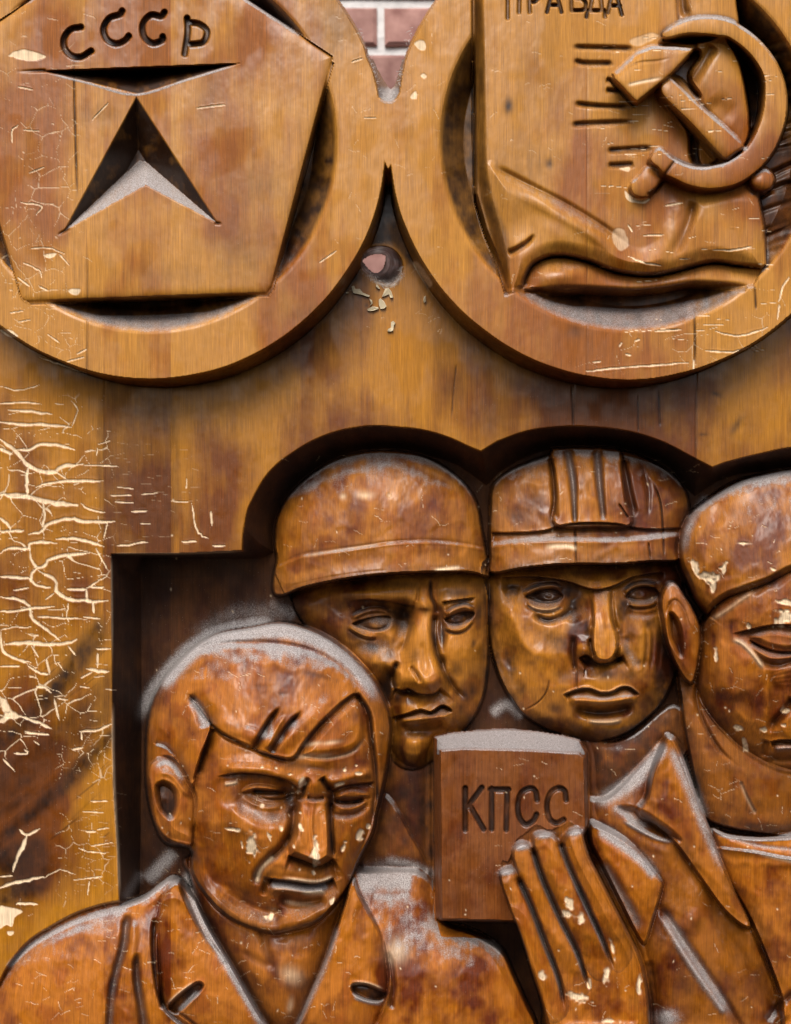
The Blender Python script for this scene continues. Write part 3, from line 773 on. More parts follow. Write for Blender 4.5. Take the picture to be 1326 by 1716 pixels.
# brow, eye, cheek
crease(G4((620, 440), (680, 425), (790, 400), (930, 372), (1060, 375), (1200, 400)), 16, -10, side=1, ends=(0.2, 0), stain=0.75, only=[manD])
bump(G4((980, 480)), 70, 22, -12, 6, stain=0.25, only=[manD])
LID = G4((755, 470), (780, 435), (850, 408), (940, 402), (1060, 420), (1180, 460), (1180, 560), (1060, 562), (950, 556), (850, 525))
s_, U, V = win(np.array(LID), 10); dd = sdf(spline(LID, True), U, V)
Z[s_] += 11 * sst(-2, 12, dd)
crease(G4((750, 475), (850, 525), (950, 558), (1060, 565), (1180, 560)), 9, -9, side=1, ends=(0.1, 0), stain=0.8, only=[manD])
stroke(G4((740, 500), (830, 572), (920, 612), (1060, 605), (1180, 600)), 4.5, 6, (0.2, 0), only=[manD])
stroke(G4((800, 585), (880, 650), (960, 665), (1060, 640), (1180, 630)), 6, -6, (0.3, 0), stain=0.55, only=[manD])
stroke(G4((630, 478), (700, 505), (760, 560), (810, 620), (860, 690)), 4, 3, (0.15, 0.15), chip=0.65, only=[manD])
crease(G4((860, 690), (885, 760), (892, 860), (885, 1000), (870, 1120), (860, 1250)), 46, -11, side=-1, ends=(0.3, 0.35), stain=0.1, only=[manD], aa=12)
bump(G4((640, 760)), 50, 70, 9, 10, only=[manD])
bump(G4((640, 930)), 44, 14, -4, 10, stain=0.2)
stroke(G4((1070, 900), (990, 1010), (920, 1090), (890, 1160)), 6, -9, (0.1, 0.3), stain=0.6, only=[manD])
bump(G4((1060, 1120)), 34, 30, 13, 0, only=[manD])
crease(G4((900, 1215), (980, 1200), (1060, 1200), (1200, 1205)), 11, -15, side=1, ends=(0.08, 0), stain=0.9, only=[manD])
stroke(G4((920, 1268), (1000, 1258), (1080, 1258), (1200, 1260)), 6, 9, (0.15, 0), dust=0.4, only=[manD])
stroke(G4((890, 1330), (980, 1345), (1100, 1340)), 7, -8, (0.2, 0), stain=0.5, only=[manD])
stroke(G4((880, 1200), (860, 1270), (850, 1340)), 6, -7, (0.2, 0.3), stain=0.5, only=[manD])
stroke(G4((415, 380), (405, 560), (385, 760), (375, 900), (420, 1060), (540, 1270), (680, 1400)), 4, -5, (0.1, 0.2), stain=0.7)
stroke(G4((690, 1500), (730, 1600), (790, 1716)), 3, -4, (0.1, 0), stain=0.6, chip=0.25)
EO = G4((135, 330), (120, 220), (140, 130), (195, 72), (245, 100), (300, 180), (350, 260), (395, 370), (408, 480), (390, 600), (375, 700), (345, 790), (300, 770), (240, 680), (195, 580), (160, 470))
earD = part('ear', manD, 'figure')
HE = inflate(EO, -78, -30, 0.45)
over(EO, lambda U, V, si: HE(U, V, si) + 0.10 * (U - 1110), 14, 3.5, earD, wst=0.65, est=0.5, el=8)
HOL = G4((180, 300), (225, 320), (262, 420), (275, 540), (268, 600), (225, 545), (185, 450))
s_, U, V = win(np.array(HOL), 10); dd = sdf(spline(HOL, True), U, V)
Z[s_] -= 17 * sst(-5, 7, dd); STAIN_SHADE[s_] = np.maximum(STAIN_SHADE[s_], 0.75 * sst(-4, 8, dd))
stroke(G4((150, 330), (185, 230), (230, 200), (290, 280), (330, 420)), 4, -4, (0.2, 0.3), stain=0.35, only=[earD])

# ---- man D: coat, lapel and shirt
coatD = part('coat', manD, 'figure')
p = F7((600, 330), (700, 320), (830, 190), (915, 110), (960, 200), (1010, 330), (1065, 480), (1130, 620), (1200, 760), (1290, 1000), (1340, 1180), (820, 1250), (700, 900), (620, 560), (600, 440))
HcD = inflate(p, -95, -25, 0.5)
over(p, lambda U, V, si: HcD(U, V, si), 12, 5, coatD, wst=0.65, est=0.5, el=22, stain=0.32)
shirt = part('shirt', manD, 'figure')
p = F7((1055, 432), (1110, 450), (1200, 460), (1326, 455), (1600, 430), (1600, 1250), (1330, 1180), (1290, 1000), (1200, 770), (1120, 620), (1075, 520))
HsD = inflate(p, -60, -8, 0.4)
over(p, lambda U, V, si: HsD(U, V, si), 12, 5, shirt, wst=0.65)
crease(F7((1060, 490), (1150, 500), (1230, 512), (1326, 530), (1500, 540)), 20, 8, side=1, ends=(0.05, 0), only=[shirt])
stroke(F7((1060, 440), (1150, 470), (1230, 490), (1326, 500)), 4, -2, (0.1, 0), dust=0.5, chip=0.0)
stroke(F7((1180, 495), (1240, 520), (1326, 540)), 3, 0, (0.2, 0), chip=0.4)
lapD = part('lapel', manD, 'figure')
p = F7((915, 112), (965, 215), (1010, 345), (1050, 440), (1085, 540), (1130, 640), (1185, 755), (1160, 762), (1090, 700), (1010, 590), (930, 480), (860, 420), (800, 380), (832, 330), (850, 245), (880, 170))
HlD = inflate(p, -40, -12, 0.45)
over(p, lambda U, V, si: HlD(U, V, si) + 8 * sst(1350, 1500, V), 18, 4, lapD, wst=0.75, est=0.35, el=12)
stroke(F7((905, 140), (955, 250), (1010, 380), (1060, 500), (1100, 590)), 9, -5, (0.1, 0.2), dust=0.55)
p = F7((742, 352), (800, 362), (880, 410), (945, 465), (920, 470), (850, 450), (780, 405), (735, 365))
s_, U, V = win(np.array(p), 8); dd = sdf(spline(p, True), U, V)
Z[s_] -= 11 * sst(-5, 9, dd); STAIN_SHADE[s_] = np.maximum(STAIN_SHADE[s_], 0.7 * sst(-3, 8, dd))
stroke(F7((740, 395), (800, 430), (870, 462), (930, 475)), 4, 3, (0.2, 0.2), dust=0.7)
stroke(F7((655, 330), (720, 300), (800, 240), (850, 190), (900, 130)), 11, -2, (0.15, 0.1), dust=0.8)
stroke(F7((1180, 760), (1220, 860), (1260, 960), (1300, 1070)), 8, 9, (0.1, 0))
stroke(F7((1040, 640), (1080, 760), (1180, 900), (1260, 1040)), 12, -10, (0.2, 0), stain=0.4, only=[coatD])
stroke(F7((870, 690), (930, 780), (1000, 880), (1070, 980), (1150, 1110)), 8, -10, (0.1, 0), stain=0.5)
stroke(F7((880, 720), (940, 830), (1010, 940), (1090, 1050)), 7, 5, (0.1, 0), dust=0.6)
stroke(F7((990, 560), (1010, 700), (960, 800)), 14, 6, (0.3, 0.3), only=[coatD])
stroke(F7((1240, 1090), (1290, 1030), (1340, 990)), 6, -8, (0.1, 0), stain=0.7)

# ---- man A: coat
coatA = part('coat', manA, 'figure')
p = G5((-60, 680), (0, 555), (50, 460), (130, 360), (250, 280), (400, 200), (550, 150), (680, 125), (800, 80), (880, 20), (960, -20), (1060, 60)) + PX((430, 1600), (540, 1560)) + F6((940, 1180), (990, 1110)) + PX((620, 1462), (700, 1462), (735, 1500)) + F7((110, 690), (130, 755), (230, 790), (330, 850), (375, 940), (420, 1040), (455, 1120), (480, 1300)) + PX((880, 1900), (-80, 1900))
HA = inflate(p, -45, 62, 0.42)
over(p, lambda U, V, si: HA(U, V, si) - 45 * sst(560, 680, U) * sst(1640, 1480, V), 20, 5, coatA, wst=0.5)
stroke(G5((40, 470), (150, 365), (260, 295), (400, 225), (540, 180), (640, 160)), 5, 0, (0.05, 0.1), dust=0.95)
stroke(G5((20, 520), (110, 440), (240, 340), (400, 260), (560, 205)), 6, -2.5, (0.1, 0.2), stain=0.15, dust=0.2)
# folds
stroke(G5((710, 170), (700, 250), (690, 330), (665, 430), (640, 520), (620, 640), (610, 782)), (7, 6), -11, (0.1, 0), stain=0.6, dust=0.25)
stroke(G5((765, 385), (760, 460), (765, 560), (785, 680), (800, 800)), (5, 8), -12, (0.15, 0), stain=0.7, dust=0.2)
stroke(G5((740, 200), (740, 330), (730, 480)), 10, 5, (0.2, 0.3))
lapA = part('lapel', manA, 'figure')
p = G5((880, 180), (900, 90), (940, 20), (990, 0), (1010, 60), (1060, 170), (1130, 300), (1230, 430), (1330, 560)) + F6((500, 1485), (640, 1725)) + PX((440, 1760), (380, 1760)) + F6((330, 1740), (225, 1650), (210, 1560), (203, 1450), (200, 1300))
HlA = inflate(p, 8, 52, 0.4)
over(p, lambda U, V, si: HlA(U, V, si) + 0, 14, 3.5, lapA, wst=0.65)
stroke(G5((862, 190), (855, 330), (862, 470), (880, 600), (900, 680)), 4, -9, (0.1, 0), stain=0.9)
def slot(p, deep, edge, lo):
    s_, U, V = win(np.array(p), 8); dd = sdf(spline(p, True), U, V)
    Z[s_] -= deep * sst(-2, 5, dd)
    STAIN_SHADE[s_] = np.maximum(STAIN_SHADE[s_], 0.85 * sst(-1, 4, dd))
    stroke(lo, 4, 2, (0.2, 0.2), dust=0.9)
    stroke(edge, 2, 1, (0.2, 0.2), chip=0.5)
slot(G5((935, 685), (1000, 615), (1090, 552), (1130, 560), (1125, 590), (1060, 660), (1005, 715), (970, 725)), 20, G5((930, 670), (1000, 605), (1080, 548)), G5((985, 715), (1050, 655), (1110, 595)))
stroke(G5((990, 720), (1050, 760), (1100, 800)), 2.5, -5, (0.1, 0), stain=0.8)
lapA2 = part('lapel', manA, 'figure')
p = F6((985, 1140), (1010, 1200), (1060, 1290), (1100, 1370), (1125, 1480), (1130, 1560), (1110, 1640), (1060, 1740), (940, 1790), (760, 1730), (820, 1600), (880, 1460), (925, 1330), (950, 1220))
HlA2 = inflate(p, 5, 48, 0.4)
over(p, HlA2, 14, 3.5, lapA2, wst=0.65)
slot(F6((985, 1555), (1040, 1555), (1100, 1580), (1125, 1595), (1095, 1625), (1040, 1620), (985, 1590)), 20, F6((975, 1558), (1040, 1550), (1110, 1575)), F6((985, 1605), (1050, 1625), (1110, 1635)))
stroke(F6((1130, 1420), (1150, 1560), (1140, 1640)), 5, -7, (0.2, 0), stain=0.5)
bump(F6((1165, 1420)), 18, 20, -1.5, 20, chip=0.5)
stroke(F6((1000, 1150), (1100, 1130), (1230, 1140)), 24, -4, (0.1, 0.1), dust=0.9)
stroke(F6((1060, 1200), (1150, 1210), (1220, 1190)), 10, -3, (0.1, 0.1), dust=0.6)
# neck and chest in the open collar
neckA = part('neck', manA, 'figure')
p = F6((330, 1040), (330, 1120), (350, 1190), (400, 1310), (500, 1480), (650, 1730), (755, 1730), (820, 1590), (880, 1450), (930, 1300), (965, 1180), (960, 1080), (640, 1000))
HnA0 = inflate(p, -45, 20, 0.5)
HnA = lambda U, V, si: HnA0(U, V, si) - 26 * sst(1640, 1540, V)
over(p, HnA, 0, 6, neckA, wst=0.5, est=0.5, el=26)
stroke(F6((325, 1060), (345, 1190), (400, 1315), (505, 1485), (650, 1730)), 7, -9, (0, 0), stain=0.3, dust=0.0, only=[neckA])
stroke(F6((315, 1100), (340, 1210), (395, 1330), (490, 1490), (625, 1720)), 8, 1, (0.05, 0), dust=0.85)
stroke(F6((930, 1310), (885, 1450), (825, 1590), (760, 1726)), 6, 2, (0.1, 0), dust=0.5)
stroke(F6((620, 1330), (640, 1420), (670, 1500)), 8, -5, (0.1, 0.3), stain=0.4)
stroke(F6((530, 1420), (620, 1470), (700, 1500)), 8, -4, (0.2, 0.3), stain=0.35)
bump(F6((740, 1520)), 18, 13, -1.5, 30, chip=0.5); bump(F6((735, 1640)), 5, 12, -1, 10, chip=0.45)

# ---- man A: head
OA = F6((330, 1010), (230, 985), (180, 880), (158, 760), (156, 640), (160, 540), (176, 440), (215, 350), (270, 280), (345, 205), (440, 150), (560, 128), (690, 108), (800, 132), (900, 180), (985, 245), (1060, 325), (1110, 410), (1138, 500), (1136, 580), (1122, 700), (1100, 800), (1082, 870), (1066, 950), (1015, 1050), (975, 1150), (920, 1230), (830, 1312), (720, 1345), (650, 1350), (560, 1325), (470, 1275), (390, 1190), (340, 1100))
HhA = inflate(OA, -70, 78, 0.5)
def hA(U, V, si):
    h = HhA(U, V, si)
    h += 45 * sst(1440, 1530, V) * sst(40, 0, si) + 0.03 * (V - 1250) - 0.02 * np.clip(420 - U, 0, None)
    return h
over(OA, hA, 30, 5, manA, wst=0.65, est=0.7, el=18, minz=3)
# face plane set back under the fringe and beside the sideburn
FA = F6((345, 750), (372, 640), (402, 570), (425, 530), (480, 568), (580, 610), (640, 632), (740, 655), (790, 595), (850, 522), (930, 445), (1000, 390), (1050, 480), (1062, 560), (1080, 700), (1080, 860), (1050, 960), (1010, 1050), (960, 1170), (890, 1260), (780, 1330), (660, 1350), (550, 1320), (450, 1260), (370, 1170), (335, 1070), (340, 960), (352, 860))
s_, U, V = win(np.array(FA), 10); dd = sdf(spline(FA, True), U, V)
face = sst(-2, 4, dd)
Z[s_] -= 13 * face * sst(1480, 1330, V)
hair = part('hair', manA, 'figure')
HR = F6((160, 560), (176, 440), (215, 350), (270, 280), (345, 205), (440, 150), (560, 128), (690, 108), (800, 132), (900, 180), (985, 245), (1060, 325), (1110, 410), (1138, 500), (1136, 580), (1122, 700), (1090, 830), (1080, 700), (1062, 560), (1050, 470), (1000, 385), (930, 440), (850, 520), (785, 592), (740, 652), (640, 632), (580, 608), (480, 562), (415, 512), (400, 570), (372, 640), (345, 742), (310, 715), (265, 665), (205, 648), (165, 690))
q = spline(HR, True); s2, U2, V2 = win(q, 4); hm = sdf(q, U2, V2) > 0
PID[s2][hm & (PID[s2] == manA)] = hair
# hair forms
fr_ = F6((318, 392), (360, 440), (415, 512), (480, 562), (580, 608), (640, 634), (740, 654), (790, 592), (850, 520), (930, 440), (1000, 384))
stroke(fr_, 2.6, -7, (0.1, 0.1), stain=0.9)
stroke(F6((420, 480), (520, 530), (620, 570), (700, 590), (760, 540), (840, 470), (920, 410)), 14, 6, (0.1, 0.2), only=[hair])
stroke(F6((697, 442), (660, 490), (625, 550), (598, 600)), (3, 7), -12, (0.3, 0), stain=0.95, only=[hair])
stroke(F6((785, 458), (735, 510), (700, 560), (665, 615)), (3, 6), -11, (0.3, 0), stain=0.8, only=[hair])
stroke(F6((720, 470), (680, 530), (645, 600)), 4, 3, (0.3, 0), only=[hair])
crease(F6((318, 392), (370, 440), (412, 510), (402, 560), (385, 610), (352, 720)), 12, -12, side=-1, ends=(0.1, 0.1), stain=0.6)
stroke(F6((325, 400), (365, 450), (400, 525)), (6, 9), -9, (0.2, 0.1), dust=0.75, only=[hair])
stroke(F6((340, 222), (440, 190), (560, 185), (700, 192), (830, 222), (940, 282), (1000, 340), (1010, 385)), 6, -6, (0.05, 0.1), stain=0.15, dust=0.25, only=[hair])
stroke(F6((215, 370), (300, 265), (400, 190), (540, 155), (690, 140), (820, 170), (940, 240), (1030, 330), (1090, 430)), 12, 0, (0.05, 0.1), dust=0.85, only=[hair])
stroke(F6((560, 250), (700, 260), (850, 300), (940, 350)), 18, 4, (0.3, 0.3), only=[hair])
stroke(F6((1000, 385), (1050, 470), (1062, 560), (1080, 700), (1086, 840)), 4.5, -11, (0.05, 0.1), stain=0.85)
crease(F6((180, 590), (240, 610), (300, 690), (330, 760)), 12, -8, side=-1, ends=(0.1, 0.1), stain=0.5, only=[hair])
# temple lobe on the right of the forehead
lobe = F6((800, 600), (860, 525), (930, 455), (1000, 405), (1040, 480), (1035, 560), (1000, 615), (890, 645), (790, 640))
s_, U, V = win(np.array(lobe), 10); dd = sdf(spline(lobe, True), U, V)
Z[s_] += 7 * sst(-2, 14, dd)
stroke(F6((785, 640), (880, 648), (980, 625), (1040, 560)), 3.0, -2, (0.1, 0.3), stain=0.5, chip=0.2)
for c in (F6((830, 590)), F6((900, 585)), F6((860, 640)), F6((800, 640))): bump(c, 15, 3.5, -0.8, -8, chip=0.5)
# brow ridge and sockets, hollows painted dark with stain and shade
stroke(F6((440, 690), (560, 692), (650, 700), (740, 735), (790, 770)), 12, 9, (0.2, 0.1))
stroke(F6((880, 755), (960, 730), (1070, 705)), 11, 8, (0.15, 0.15))
bump(G6((290, 420)), 58, 28, -24, 6, stain=0.65)
bump(G6((470, 420)), 20, 30, -18, 0, stain=0.9)
crease(G6((-80, 270), (60, 245), (180, 245), (320, 262), (440, 295), (520, 345), (575, 385)), 13, -12, side=1, ends=(0.2, 0.05), stain=0.9)
bump(G6((910, 440)), 38, 24, -16, -5, stain=0.4)
bump(G6((780, 450)), 9, 26, -12, 0, stain=0.85)
crease(G6((760, 385), (850, 345), (960, 325), (1100, 310)), 9, -9, side=1, ends=(0.05, 0.1), stain=0.75)
# lids
LIDA = G6((120, 385), (160, 345), (240, 330), (340, 345), (430, 385), (330, 385), (220, 378))
s_, U, V = win(np.array(LIDA), 8); dd = sdf(spline(LIDA, True), U, V)
Z[s_] += 10 * sst(-3, 6, dd); STAIN_SHADE[s_] *= 1 - 0.5 * sst(-1, 4, dd)
stroke(G6((180, 376), (300, 388), (450, 386)), 4.5, -8, (0.15, 0.1), stain=1.0)
bump(G6((310, 425)), 20, 7, 7, 4)
stroke(G6((210, 400), (290, 435), (400, 440), (480, 420)), 3, -3, (0.2, 0.2), stain=0.8)
stroke(G6((110, 420), (190, 470), (300, 500), (430, 490)), 5, 4, (0.2, 0.2))
stroke(G6((60, 430), (180, 540), (320, 590), (440, 545)), 11, -5, (0.2, 0.2), stain=0.35, dust=0.3)
stroke(G6((-20, 330), (40, 322), (90, 310)), 3, 2, (0.2, 0.2), chip=0.6)
LIDB = G6((800, 430), (850, 375), (940, 355), (1040, 385), (1060, 420), (1000, 440), (900, 450))
s_, U, V = win(np.array(LIDB), 8); dd = sdf(spline(LIDB, True), U, V)
Z[s_] += 10 * sst(-3, 9, dd)
stroke(G6((795, 455), (880, 462), (960, 455), (1020, 435)), 3.4, -8, (0.1, 0.15), stain=1.0)
stroke(G6((800, 490), (880, 510), (980, 490), (1060, 430)), 4, 4, (0.2, 0.2))
stroke(G6((780, 545), (860, 560), (960, 545), (1060, 480)), 4.5, -5, (0.1, 0.2), stain=0.6)
# glabella
bump(G6((650, 340)), 16, 24, 8, 0)
stroke(G6((610, 280), (580, 340), (560, 400), (520, 440)), 4.5, -10, (0.2, 0.1), stain=0.9)
stroke(G6((700, 280), (740, 340), (780, 390)), 5, -9, (0.1, 0.2), stain=0.85)
stroke(G6((595, 425), (650, 440), (725, 425)), 3.5, -6, (0.1, 0.1), stain=0.8)
# nose: bevelled wedge with flat front
NA = G6((525, 440), (640, 430), (755, 450), (765, 600), (772, 780), (768, 868), (720, 900), (680, 922), (600, 892), (480, 845), (470, 780), (500, 700), (515, 600))
s_, U, V = win(spline(NA, True), 14)
dN = sdf(np.array(NA), U, V)
rise = 8 + 30 * sst(1325, 1445, V)
Z[s_] += rise * sst(-5, 7, dN)
mN = dN > 0
# side plane left of the ridge
rx_ = np.interp(V[:, 0], [1335, 1375, 1410, 1447], [503, 500, 505, 530])[:, None]
Z[s_] -= np.where(mN, np.clip(rx_ - U, 0, 40) * 0.42, 0) * sst(0, 6, dN)
bump(G6((500, 800)), 13, 13, 6, 0)
stroke(G6((770, 460), (772, 600), (780, 760), (785, 860)), 4, -8, (0.1, 0.1), stain=0.85)
stroke(G6((505, 470), (495, 600), (470, 700), (440, 790)), 8, -9, (0.2, 0.2), stain=0.7)
crease(G6((455, 850), (520, 870), (600, 898), (680, 928), (740, 905), (790, 870)), 14, -18, side=1, ends=(0.08, 0.08), stain=0.85)
stroke(G6((640, 470), (630, 620), (640, 740), (680, 900)), 3, 2.5, (0.2, 0.05))
# nasolabial folds, cheeks
stroke(G6((470, 690), (430, 770), (380, 830), (300, 900), (240, 980), (215, 1080)), 7, -12, (0.2, 0.15), stain=0.75)
stroke(G6((350, 860), (290, 915), (245, 970), (222, 1060)), 3.4, 2, (0.1, 0.1), chip=0.55)
bump(G6((170, 660)), 60, 40, 12, 30, only=[manA])
bump(G6((950, 660)), 34, 44, 9, 0, only=[manA])
stroke(G6((790, 880), (800, 960), (830, 1040)), 6, -6, (0.2, 0.2), stain=0.4)
# mouth
bump(G6((570, 980)), 60, 26, 13, 3, only=[manA])
lipA = G6((305, 1022), (400, 1034), (500, 1044), (630, 1064), (710, 1054), (795, 1018))
crease(lipA, 12, -19, side=1, ends=(0.05, 0.05), stain=1.0)
stroke(G6((400, 1020), (520, 1036), (640, 1050), (720, 1040), (790, 1008)), 3, 2, (0.3, 0.1), chip=0.75)
stroke(G6((320, 1105), (450, 1110), (600, 1128), (740, 1108)), 8, 13, (0.1, 0.1))
stroke(G6((315, 1075), (430, 1080), (560, 1100), (690, 1098), (760, 1075)), 5.5, 0, (0.1, 0.1), dust=0.85)
stroke(G6((540, 1118), (640, 1132), (740, 1118)), 5, 0, (0.3, 0.2), chip=0.95)
stroke(G6((330, 1085), (440, 1092), (560, 1112)), 3.5, 0, (0.2, 0.2), chip=0.45)
stroke(G6((380, 1180), (520, 1200), (640, 1205), (740, 1180)), 9, -13, (0.15, 0.15), stain=0.5)
stroke(G6((410, 1190), (540, 1218), (680, 1220)), 4, 2, (0.3, 0.3), chip=0.3)
stroke(G6((310, 1020), (285, 1090), (270, 1160)), 6, -9, (0.1, 0.3), stain=0.55)
bump(G6((520, 1290)), 48, 24, 13, 8, only=[manA])
for c, rx, ry, r, v in (((300, 560), 50, 16, 12, .5), ((470, 540), 20, 30, 0, .6), ((640, 200), 60, 9, 6, .5), ((520, 640), 10, 40, 0, .35), ((500, 960), 30, 8, 8, .35), ((300, 1040), 14, 30, 0, .4), ((60, 700), 30, 18, 0, .3), ((20, 640), 20, 30, 0, .3), ((130, 1180), 40, 30, 40, .4), ((300, 1330), 60, 20, 20, .4), ((700, 1320), 50, 16, -20, .4), ((930, 1000), 20, 50, 25, .45), ((860, 560), 30, 10, 0, .4), ((350, 1250), 30, 12, 0, .4), ((1085, 500), 8, 60, 0, .5), ((760, 200), 40, 14, 0, .35)):
    bump(G6(c), rx * .8, ry * .8, -0.8, r, stain=min(1.0, v * 1.35), only=[manA])
for c, rx, ry, r, v in (((700, 390), 12, 8, 0, .6), ((260, 480), 30, 40, 0, .3), ((860, 320), 60, 10, 14, .45), ((330, 300), 60, 10, -25, .35), ((520, 520), 40, 12, 10, .3), ((1000, 480), 14, 30, 0, .35), ((620, 360), 60, 10, 0, .25), ((1100, 600), 8, 60, 0, .5), ((880, 540), 30, 16, 0, .35)):
    bump(F6(c), rx * .5, ry * .5, -0.5, r, stain=v)
# flakes of varnish knocked off the face
for x, y, rx, ry, r in ((180, 780, 32, 66, 12), (975, 710, 24, 46, 8), (1050, 640, 16, 20, 20), (865, 800, 14, 34, 25), (560, 315, 28, 44, 25), (832, 326, 30, 13, -8), (655, 830, 22, 92, 2), (330, 1310, 24, 38, 15), (782, 1195, 14, 36, 25), (40, 662, 52, 14, 8), (318, 724, 9, 32, -20), (114, 778, 7, 28, -8), (365, 210, 10, 8, 0), (470, 255, 20, 8, 0), (975, 250, 24, 10, 0), (870, 222, 12, 14, 0), (500, 790, 9, 14, 0), (545, 640, 14, 26, 0), (405, 660, 14, 18, 0), (268, 488, 14, 12, 0), (960, 190, 12, 10, 0), (262, 205, 12, 7, 0), (545, 540, 8, 8, 0)):
    bump(G6((x, y)), rx / 4.42, ry / 4.42, -1.8, r, chip=1.3, p=5)
# ear A
EA = F6((172, 770), (164, 710), (175, 670), (210, 648), (255, 655), (290, 690), (325, 750), (350, 800), (354, 860), (345, 950), (335, 1000), (290, 995), (230, 965), (192, 905), (180, 840))
earA = part('ear', manA, 'figure')
HEA = inflate(EA, -5, 34, 0.45)
over(EA, lambda U, V, si: HEA(U, V, si) + 0.12 * (U - 285), 12, 3, earA, wst=0.65, est=0.5, el=8)
HOL = F6((195, 760), (225, 742), (265, 762), (283, 800), (276, 870), (250, 892), (215, 860), (198, 810))
s_, U, V = win(np.array(HOL), 10); dd = sdf(spline(HOL, True), U, V)
Z[s_] -= 20 * sst(-4, 8, dd); STAIN_SHADE[s_] = np.maximum(STAIN_SHADE[s_], 0.8 * sst(-3, 8, dd))
stroke(F6((190, 690), (225, 665), (265, 680), (310, 750)), 5, 0, (0.2, 0.3), dust=0.8)
stroke(F6((200, 700), (260, 720), (310, 780), (345, 810)), 5, 4, (0.2, 0.2), only=[earA])

for p, w, v in ((F7((1040, 660), (1100, 790), (1190, 930)), 26, .5), (F7((900, 560), (960, 700), (1040, 820)), 22, .4), (F7((1090, 560), (1140, 680), (1180, 760)), 10, .45), (F7((1120, 600), (1230, 820), (1290, 1000)), 12, .5), (F7((860, 760), (930, 900), (1010, 1040)), 18, .45), (F7((880, 430), (960, 500), (1020, 600)), 12, .45)):
    stroke(p, w, 0, (.2, .2), stain=v, only=[coatD, lapD, shirt])
for p, w, v in ((F7((650, 420), (720, 470), (800, 530), (860, 590)), 12, .8), (F7((880, 700), (960, 830), (1050, 970), (1130, 1090)), 9, .6), (F7((930, 150), (980, 270), (1040, 410)), 10, .6), (F7((700, 345), (760, 380), (840, 440)), 9, .5), (F7((640, 345), (740, 300), (840, 220)), 12, .7)):
    stroke(p, w, 0, (.2, .2), dust=v)

# ---- book
book = part('book', 0, 'book', 'small upright book engraved with four letters')
BO = F7((97, 112), (150, 98), (240, 88), (345, 83), (450, 90), (540, 105), (600, 122), (622, 165), (625, 420), (500, 760), (362, 750), (122, 744), (104, 738), (98, 400))
BF = F7((117, 158), (200, 152), (400, 156), (598, 166), (616, 185), (622, 420), (500, 752), (362, 748), (122, 742))
qo, qi = np.array(BO), np.array(BF)
s_, U, V = win(qo, 6)
so, si = sdf(qo, U, V), sdf(qi, U, V)
t = np.clip((so + 1.5) / (so - si + 3), 0, 1)
hb = np.where(t < 0.08, Z[s_], -48 + 112 * np.clip((t - 0.08) / 0.92, 0, 1))
inb = so > -1.5
Z[s_] = np.where(inb, np.where(t >= 1, 64 + 0.01 * (U - 860), np.maximum(hb, np.where(so > 1, -60, Z[s_]))), Z[s_])
PID[s_][so > 0] = book
for A in (STAIN_SHADE, CHIP, DUST): A[s_] *= 1 - sst(-1, 1, so)
STAIN_SHADE[s_] = np.maximum(STAIN_SHADE[s_], 0.18 * sst(0, 3, si))
s_e = sst(4, 0, np.abs(si)) * (so > 0)
DUST[s_] = np.maximum(DUST[s_], 0.95 * sst(1.5, 5, so) * sst(2, -4, si) * (V < 1265) * (U > 732))
LET[:] = 0
bl = [[F7((205, 290), (205, 432)), F7((262, 288), (210, 358)), F7((222, 352), (268, 430))],
      [F7((296, 430), (296, 292)), F7((292, 294), (354, 294)), F7((350, 294), (346, 432))],
      [F7((452, 330), (446, 300), (428, 290), (398, 306), (386, 350), (392, 392), (414, 414), (440, 400), (450, 380))],
      [F7((552, 330), (546, 298), (522, 290), (496, 310), (486, 350), (494, 392), (518, 410), (544, 398))]]
for L in bl:
    letter(L, 5.0, 7, book, 1.0)
    PARTS[-1] = ('letter', book, 'book', None)

# ---- hand holding the book
hand = part('hand', manD, 'figure', 'carved left hand gripping the book')
slv = part('sleeve', manD, 'figure')
p = F7((640, 420), (680, 430), (780, 490), (872, 600), (878, 645), (850, 740), (825, 820), (800, 800), (740, 680), (680, 560), (640, 480))
Hsl = inflate(p, -20, 24, 0.4)
over(p, Hsl, 24, 4, slv, wst=0.7)
stroke(F7((660, 430), (740, 480), (820, 545), (865, 600)), 9, -2, (0.1, 0.1), dust=0.85)
stroke(F7((670, 540), (720, 620), (780, 720), (810, 790)), 9, -8, (0.1, 0.2), stain=0.3, dust=0.5)
PALM = F7((345, 600), (372, 590), (395, 520), (425, 495), (470, 462), (520, 480), (570, 455), (605, 455), (640, 540), (700, 660), (760, 775), (808, 880), (832, 1000), (840, 1100), (850, 1250), (520, 1250), (490, 1100), (440, 930), (385, 760))
Hp = inflate(PALM, 66, 94, 0.3)
over(PALM, Hp, 60, 4, hand, wst=0.6, est=0.35, el=14)
FINGERS = [F7((326, 600), (340, 575), (374, 572), (396, 600), (436, 690), (482, 810), (530, 930), (560, 1040), (530, 1090), (486, 1080), (446, 960), (400, 810), (355, 690)),
           F7((562, 448), (585, 436), (608, 445), (628, 520), (660, 580), (705, 670), (755, 775), (780, 860), (740, 920), (705, 900), (665, 800), (620, 690), (570, 580), (545, 500)),
           F7((370, 525), (382, 492), (410, 482), (436, 505), (470, 600), (530, 735), (590, 850), (632, 970), (600, 1010), (545, 980), (500, 850), (445, 720), (400, 620)),
           F7((440, 480), (455, 452), (490, 450), (520, 468), (545, 520), (575, 585), (625, 690), (672, 795), (712, 895), (680, 950), (635, 930), (590, 830), (535, 720), (480, 600))]
